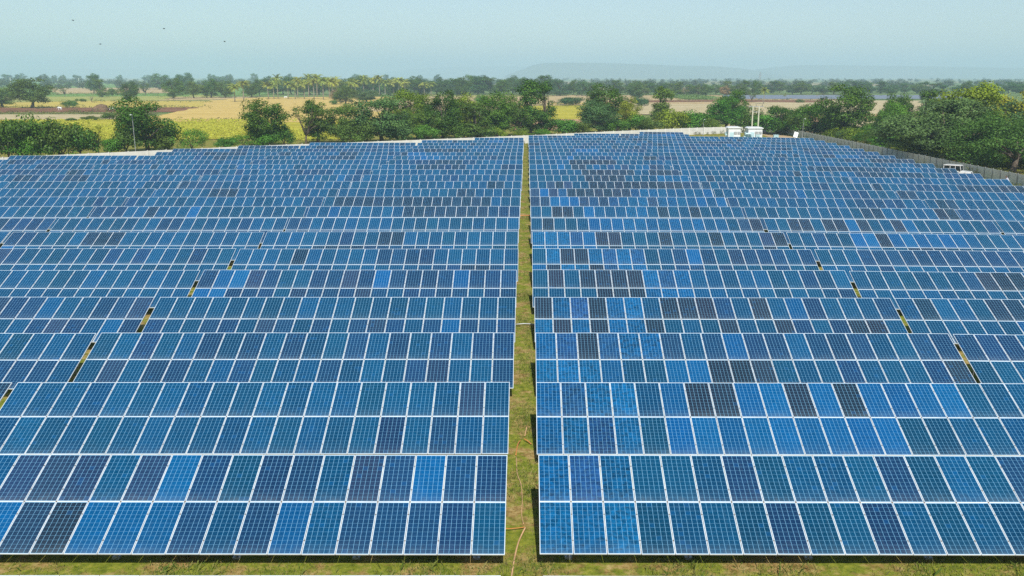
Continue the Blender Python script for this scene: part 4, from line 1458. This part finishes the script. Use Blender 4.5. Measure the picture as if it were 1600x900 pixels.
def ball(mb, c, r, n=10, m=7, sq=(1, 1, 1), mat=0):
    vs = []; fs = []
    for i in range(m + 1):
        th = math.pi * i / m
        for k in range(n):
            a = 2 * math.pi * k / n
            vs.append((c[0] + r * sq[0] * math.sin(th) * math.cos(a), c[1] + r * sq[1] * math.sin(th) * math.sin(a), c[2] + r * sq[2] * math.cos(th)))
    for i in range(m):
        for k in range(n):
            k2 = (k + 1) % n
            fs.append((i * n + k, (i + 1) * n + k, (i + 1) * n + k2, i * n + k2))
    mb.add(vs, fs, mat)


skin_m = plain("brown skin", (0.22, 0.12, 0.075), 0.55)
shirt_m = plain("pale lilac cotton", (0.60, 0.60, 0.68), 0.9)
trouser_m = plain("dark cotton", (0.03, 0.035, 0.05), 0.9)
hair_m = plain("black hair", (0.012, 0.011, 0.01), 0.6)

# a person squatting beside the wall, facing left, forearms on the knees
px_, py_ = 68.0, 127.0
person = empty("person", (px_, py_, float(ground_z(px_, py_))), "person in a pale shirt and dark trousers squatting beside the grey wall", "person", None, math.pi)
# local +x = forward
TR = [((-0.20, 0, 0.62), 0.17), ((-0.12, 0, 0.85), 0.16), ((0.0, 0, 1.06), 0.16), ((0.06, 0, 1.19), 0.085), ((0.10, 0, 1.27), 0.06)]
jn = list(TR); ed_ = [(0, 1), (1, 2), (2, 3), (3, 4)]
jn += [((0.14, 0, 1.37), 0.105), ((0.15, 0, 1.44), 0.095)]; ed_ += [(4, 5), (5, 6)]
for s_ in (-1, 1):
    b = len(jn)
    jn += [((0.01, s_ * 0.19, 1.10), 0.075), ((0.16, s_ * 0.25, 0.86), 0.052), ((0.36, s_ * 0.20, 0.80), 0.042), ((0.46, s_ * 0.15, 0.78), 0.036)]
    ed_ += [(2, b), (b, b + 1), (b + 1, b + 2), (b + 2, b + 3)]
    b = len(jn)
    jn += [((-0.18, s_ * 0.11, 0.56), 0.115), ((0.25, s_ * 0.17, 0.68), 0.085), ((0.04, s_ * 0.15, 0.12), 0.055), ((0.20, s_ * 0.17, 0.05), 0.045)]
    ed_ += [(0, b), (b, b + 1), (b + 1, b + 2), (b + 2, b + 3)]


def skinned(name, joints, edges, mat, parent):
    me = bpy.data.meshes.new(name)
    me.from_pydata([j[0] for j in joints], edges, [])
    me.materials.append(mat)
    o = bpy.data.objects.new(name, me)
    link(o, parent)
    o.modifiers.new("skin", 'SKIN')
    if not me.skin_vertices:
        me.attributes.new("skin_vert", 'FLOAT', 'POINT')
    data = me.skin_vertices[0].data if me.skin_vertices else None
    if data:
        for i, j in enumerate(joints):
            data[i].radius = (j[1], j[1]); data[i].use_root = (i == 0)
    sb = o.modifiers.new("sub", 'SUBSURF'); sb.levels = 1; sb.render_levels = 2
    return o


def grown(name, joints, edges, mat, parent):
    """limbs and trunk as tapered tubes with ball joints, fused into one surface by a voxel remesh"""
    mb = MB()
    for a, b in edges:
        pa, pb = Vector(joints[a][0]), Vector(joints[b][0])
        ra, rb = joints[a][1], joints[b][1]
        mb.tube([pa, pa.lerp(pb, 0.5), pb], [ra, (ra + rb) / 2, rb], 10)
    for c, r_ in joints:
        ball(mb, c, r_)
    o = mb.build(name, mat, parent, smooth=True)
    rm = o.modifiers.new("fuse", 'REMESH'); rm.mode = 'VOXEL'; rm.voxel_size = min(j[1] for j in joints) * 0.5; rm.use_smooth_shade = True
    sm = o.modifiers.new("smooth", 'SMOOTH'); sm.factor = 0.5; sm.iterations = 3
    return o


t = NT("person body")
# skin where the face and forearms are, cloth elsewhere is its own child
M['skin'] = skin_m
for s_ in (-1, 1):      # nose, ears and fingers belong to the one body
    b = len(jn); jn += [((0.13, s_ * 0.105, 1.39), 0.022)]; ed_ += [(5, b)]
    hnd = [i for i, j in enumerate(jn) if j[0] == (0.46, s_ * 0.15, 0.78)][0]
    for f in range(5):
        b = len(jn)
        jn += [((0.50 + 0.012 * (2 - abs(f - 2)), s_ * (0.15 + 0.018 * (f - 2)), 0.76), 0.010), ((0.54 + 0.012 * (2 - abs(f - 2)), s_ * (0.15 + 0.02 * (f - 2)), 0.72), 0.009)]
        ed_ += [(hnd, b), (b, b + 1)]
b = len(jn); jn += [((0.26, 0, 1.385), 0.018)]; ed_ += [(5, b)]
body = grown("body", jn, ed_, skin_m, person)
sj = [((-0.22, 0, 0.60), 0.19), ((-0.12, 0, 0.85), 0.185), ((0.0, 0, 1.06), 0.18), ((0.05, 0, 1.17), 0.10)]
se = [(0, 1), (1, 2), (2, 3)]
for s_ in (-1, 1):
    b = len(sj); sj += [((0.01, s_ * 0.19, 1.10), 0.095), ((0.14, s_ * 0.245, 0.89), 0.075)]; se += [(2, b), (b, b + 1)]
grown("shirt", sj, se, shirt_m, person)
tj = [((-0.22, 0, 0.58), 0.185)]; te = []
for s_ in (-1, 1):
    b = len(tj); tj += [((-0.16, s_ * 0.11, 0.56), 0.135), ((0.25, s_ * 0.17, 0.68), 0.105), ((0.06, s_ * 0.15, 0.16), 0.075)]; te += [(0, b), (b, b + 1), (b + 1, b + 2)]
grown("trousers", tj, te, trouser_m, person)
mb = MB(); ball(mb, (0.115, 0, 1.455), 0.115, 12, 8, (1.0, 0.95, 0.75)); mb.build("hair", hair_m, person, smooth=True)
for s_ in (-1, 1):
    mb = MB(); mb.tube([(0.0, s_ * 0.16, 0.035), (0.12, s_ * 0.165, 0.04), (0.26, s_ * 0.175, 0.03)], [0.045, 0.05, 0.04], 8); mb.build("shoe", trouser_m, person)


def cow(px, base, label, rz):
    x, y = at(px, base)
    root = empty("cow", (x, y, 0.05), label, "cow", "white cattle on the ploughed strip", rz)
    J = [((-0.75, 0, 1.15), 0.27), ((-0.2, 0, 1.12), 0.33), ((0.4, 0, 1.16), 0.33), ((0.62, 0, 1.38), 0.2), ((0.95, 0, 1.2), 0.17), ((1.22, 0, 0.92), 0.13), ((1.42, 0, 0.70), 0.09)]
    E = [(0, 1), (1, 2), (2, 3), (2, 4), (4, 5), (5, 6)]
    for s_ in (-1, 1):
        b = len(J); J += [((0.48, s_ * 0.17, 0.85), 0.13), ((0.46, s_ * 0.17, 0.48), 0.07), ((0.47, s_ * 0.17, 0.06), 0.065)]; E += [(2, b), (b, b + 1), (b + 1, b + 2)]
        b = len(J); J += [((-0.70, s_ * 0.18, 0.90), 0.17), ((-0.86, s_ * 0.18, 0.50), 0.075), ((-0.78, s_ * 0.18, 0.06), 0.065)]; E += [(0, b), (b, b + 1), (b + 1, b + 2)]
        b = len(J); J += [((1.12, s_ * 0.22, 1.06), 0.05), ((1.1, s_ * 0.06, 1.25), 0.03)]; E += [(5, b), (5, b + 1)]
    b = len(J); J += [((-1.02, 0, 1.2), 0.05), ((-1.08, 0, 0.6), 0.04)]; E += [(0, b), (b, b + 1)]
    grown("body", J, E, M['white'], root)
    for s_ in (-1, 1):
        mb = MB(); mb.tube([(1.13, s_ * 0.07, 1.05), (1.1, s_ * 0.2, 1.22), (1.16, s_ * 0.2, 1.42)], [0.035, 0.03, 0.01], 6); mb.build("horn", M['dark'], root)
    return root


cow(93.5, 172.5, "white cow grazing on the ploughed strip under the large round tree", 2.9)
cow(175, 173.6, "white cow right of the brown heap on the ploughed strip", 0.2)
cow(446.5, 154.2, "white cow standing below the coconut palms", 0.4)

# brown hay heap on the ploughed strip
x, y = at(157, 173)
mb = MB()
ball(mb, (0, 0, 0.2), 1.0, 26, 12, (3.6, 2.4, 2.5))
mb.v = [(a * (1 + random.uniform(-.08, .08)) + (0.6 if c > 1.6 else 0), b * (1 + random.uniform(-.08, .08)), max(-0.2, c * (1 + random.uniform(-.1, .1)))) for a, b, c in mb.v]
o = mb.build("hay_heap", plain("dry brown hay", (0.17, 0.11, 0.065), 0.95, 0.05, 0, 0.4, 1.5), loc=(x, y, 0.03), smooth=True)
tag(o, "brown hay heap on the ploughed strip between the two white cows", "heap")

# far solar array: a second farm seen edge-on across the plain
mb = MB()
for k in range(4):
    d = 590 + k * 14
    xa, xb = (1132 - 823) * (d * CT) / 1400, (1500 - 823) * (d * CT) / 1400
    n = int((xb - xa) / 22)
    for i in range(n):
        x0 = xa + i * 22 + (k % 3) * 5
        mb.box((x0 + 10, d, 1.4), (20.4, 3.6, 0.05), 0, Matrix.Rotation(TILT, 3, 'X'))
fs_mat = NT("far panel glass"); fs_mat.base((0.17, 0.20, 0.24), 0.2, 0.5)
tag(mb.build("solar_array", fs_mat.m), "far second solar farm across the pale fields at right", "solar array", kind="stuff")

# electricity poles and a pylon far out on the plain
for px, b, tp, lab in [(124, 134, 122, "left thin white pole in the far green fields"), (17, 133, 121, "thin white pole near the left edge of the far green fields")]:
    x, y = at(px, b); h = height_at(y, tp)
    root = empty("utility_pole", (x, y, 0), lab, "utility pole", "thin poles in the far green fields")
    mb = MB(); mb.tube([(0, 0, 0), (0, 0, h)], [0.5, 0.35], 6); mb.build("pole", M['white'], root)
    mb = MB(); mb.box((0, 0, h - 1.0), (3.0, 0.25, 0.25)); mb.build("crossarm", M['steel'], root)
x, y = at(1187, 131); h = height_at(y, 113)
root = empty("pylon", (x, y, 0), "hazy lattice pylon on the plain under the gap between the hills", "pylon")
mb = MB()
for sx in (-1, 1):
    for sy in (-1, 1):
        mb.bar((sx * 3, sy * 3, 0), (sx * 0.5, sy * 0.5, h), 0.3)
for k in range(8):
    z0, z1 = h * k / 8, h * (k + 1) / 8; a, b = 3 - 2.5 * k / 8, 3 - 2.5 * (k + 1) / 8
    for sy in (-1, 1):
        mb.bar((-a, sy * a, z0), (b, sy * b, z1), 0.18); mb.bar((a, sy * a, z0), (-b, sy * b, z1), 0.18)
mb.build("tower", M['steel'], root)
for k in range(3):
    mb = MB(); mb.bar((-5 + k * 0.8, 0, h * (0.72 + 0.1 * k)), (5 - k * 0.8, 0, h * (0.72 + 0.1 * k)), 0.3); mb.build("crossarm", M['steel'], root)

# ------------------------------------------------------------------ hose and conduits in the grass aisle
def on_ground(px, py, lift=0.05):
    x, y = at(px, py, 0)
    return (x, y, float(ground_z(x, y)) + lift)


def smooth_path(pts, n=6):
    out = []
    P = [Vector(p) for p in pts]
    for i in range(len(P) - 1):
        p0, p1, p2, p3 = P[max(i - 1, 0)], P[i], P[i + 1], P[min(i + 2, len(P) - 1)]
        for k in range(n):
            u = k / n
            out.append(0.5 * ((2 * p1) + (p2 - p0) * u + (2 * p0 - 5 * p1 + 4 * p2 - p3) * u * u + (3 * p1 - p0 - 3 * p2 + p3) * u ** 3))
    return out + [P[-1]]


def hose(name, pts, r_, mat, label, cat):
    mb = MB(); mb.tube(smooth_path(pts), r_, 8)
    return tag(mb.build(name, mat, smooth=True), label, cat)


hose("hose", [on_ground(798, 912), on_ground(801, 893), on_ground(805, 870), on_ground(811, 848), on_ground(821, 829, 0.1)], 0.026, M['orange_hose'], "thick faded orange hose coming up the aisle from the bottom edge", "hose")
hose("cable", [on_ground(818, 822), on_ground(815, 805, 0.03), on_ground(816, 785, 0.05), on_ground(814, 760, 0.06), on_ground(808, 742, 0.05), on_ground(807, 716, 0.04)], 0.014, M['orange_hose'], "thin bleached cable winding up the aisle between the front tables", "cable")
hose("cable", [on_ground(780, 834, 0.2), on_ground(795, 832, 0.12), on_ground(812, 829, 0.08), on_ground(820, 827, 0.06)], 0.016, M['orange'], "orange cable coming out from under the left front table", "cable")
hose("conduit", [on_ground(806, 714, 0.05), on_ground(809, 700, 0.12), on_ground(813, 693, 0.1)], 0.024, M['orange'], "short orange conduit lying in the aisle by the second row", "conduit")
hose("conduit", [on_ground(819, 691, 0.12), on_ground(825, 694, 0.1), on_ground(830, 697, 0.06)], 0.024, M['orange'], "orange conduit end beside the right table of the second row", "conduit")
hose("conduit", [on_ground(820, 684, 0.05), on_ground(823, 675, 0.2)], 0.02, M['orange_hose'], "pale conduit stub standing in the aisle by the second row", "conduit")
hose("conduit", [on_ground(810, 343.4, 0.35), on_ground(822, 343.2, 0.36), on_ground(832, 343.6, 0.35)], 0.05, M['orange'], "orange conduit crossing the aisle between the left and right rows", "conduit")
hose("conduit", [on_ground(806, 511, 0.1), on_ground(820, 510.5, 0.12), on_ground(836, 511, 0.1)], 0.03, M['steel'], "thin dull conduit crossing the aisle nearer the camera than the orange one", "conduit")

# ------------------------------------------------------------------ birds high over the left fields
for px, py, lab in [(124, 32, "bird highest at the upper left of the sky"), (162, 69, "bird lowest of the four in the left sky"), (263, 45, "faint bird in the middle of the left sky"), (355, 65, "bird farthest right of the four in the left sky")]:
    d = 300.0
    x = (px - 823) * d * CT / 1400; z = height_at(d, py)
    root = empty("bird", (x, d, z), lab, "bird", "birds in the left sky", random.uniform(-0.6, 0.6))
    mb = MB()
    ball(mb, (0, 0, 0), 0.12, 10, 8, (2.2, 0.9, 0.9)); ball(mb, (0.3, 0, 0.05), 0.08, 8, 6)
    mb.add([(-0.2, -0.04, 0), (-0.5, -0.13, 0.0), (-0.5, 0.13, 0.0), (-0.2, 0.04, 0), (-0.35, 0, 0.03)], [(0, 1, 4), (1, 2, 4), (2, 3, 4), (0, 3, 2, 1)])
    for s_ in (-1, 1):
        mb.add([(0.16, s_ * 0.05, 0.02), (-0.12, s_ * 0.05, 0.02), (-0.16, s_ * 0.45, 0.2), (-0.28, s_ * 0.95, 0.06), (0.1, s_ * 0.5, 0.22), (0.0, s_ * 0.3, 0.17)], [(0, 1, 2, 5), (5, 2, 3, 4), (0, 5, 4), ])
    mb.build("body", hair_m, root)

print("tables", TABLES, "objects", len(bpy.data.objects))
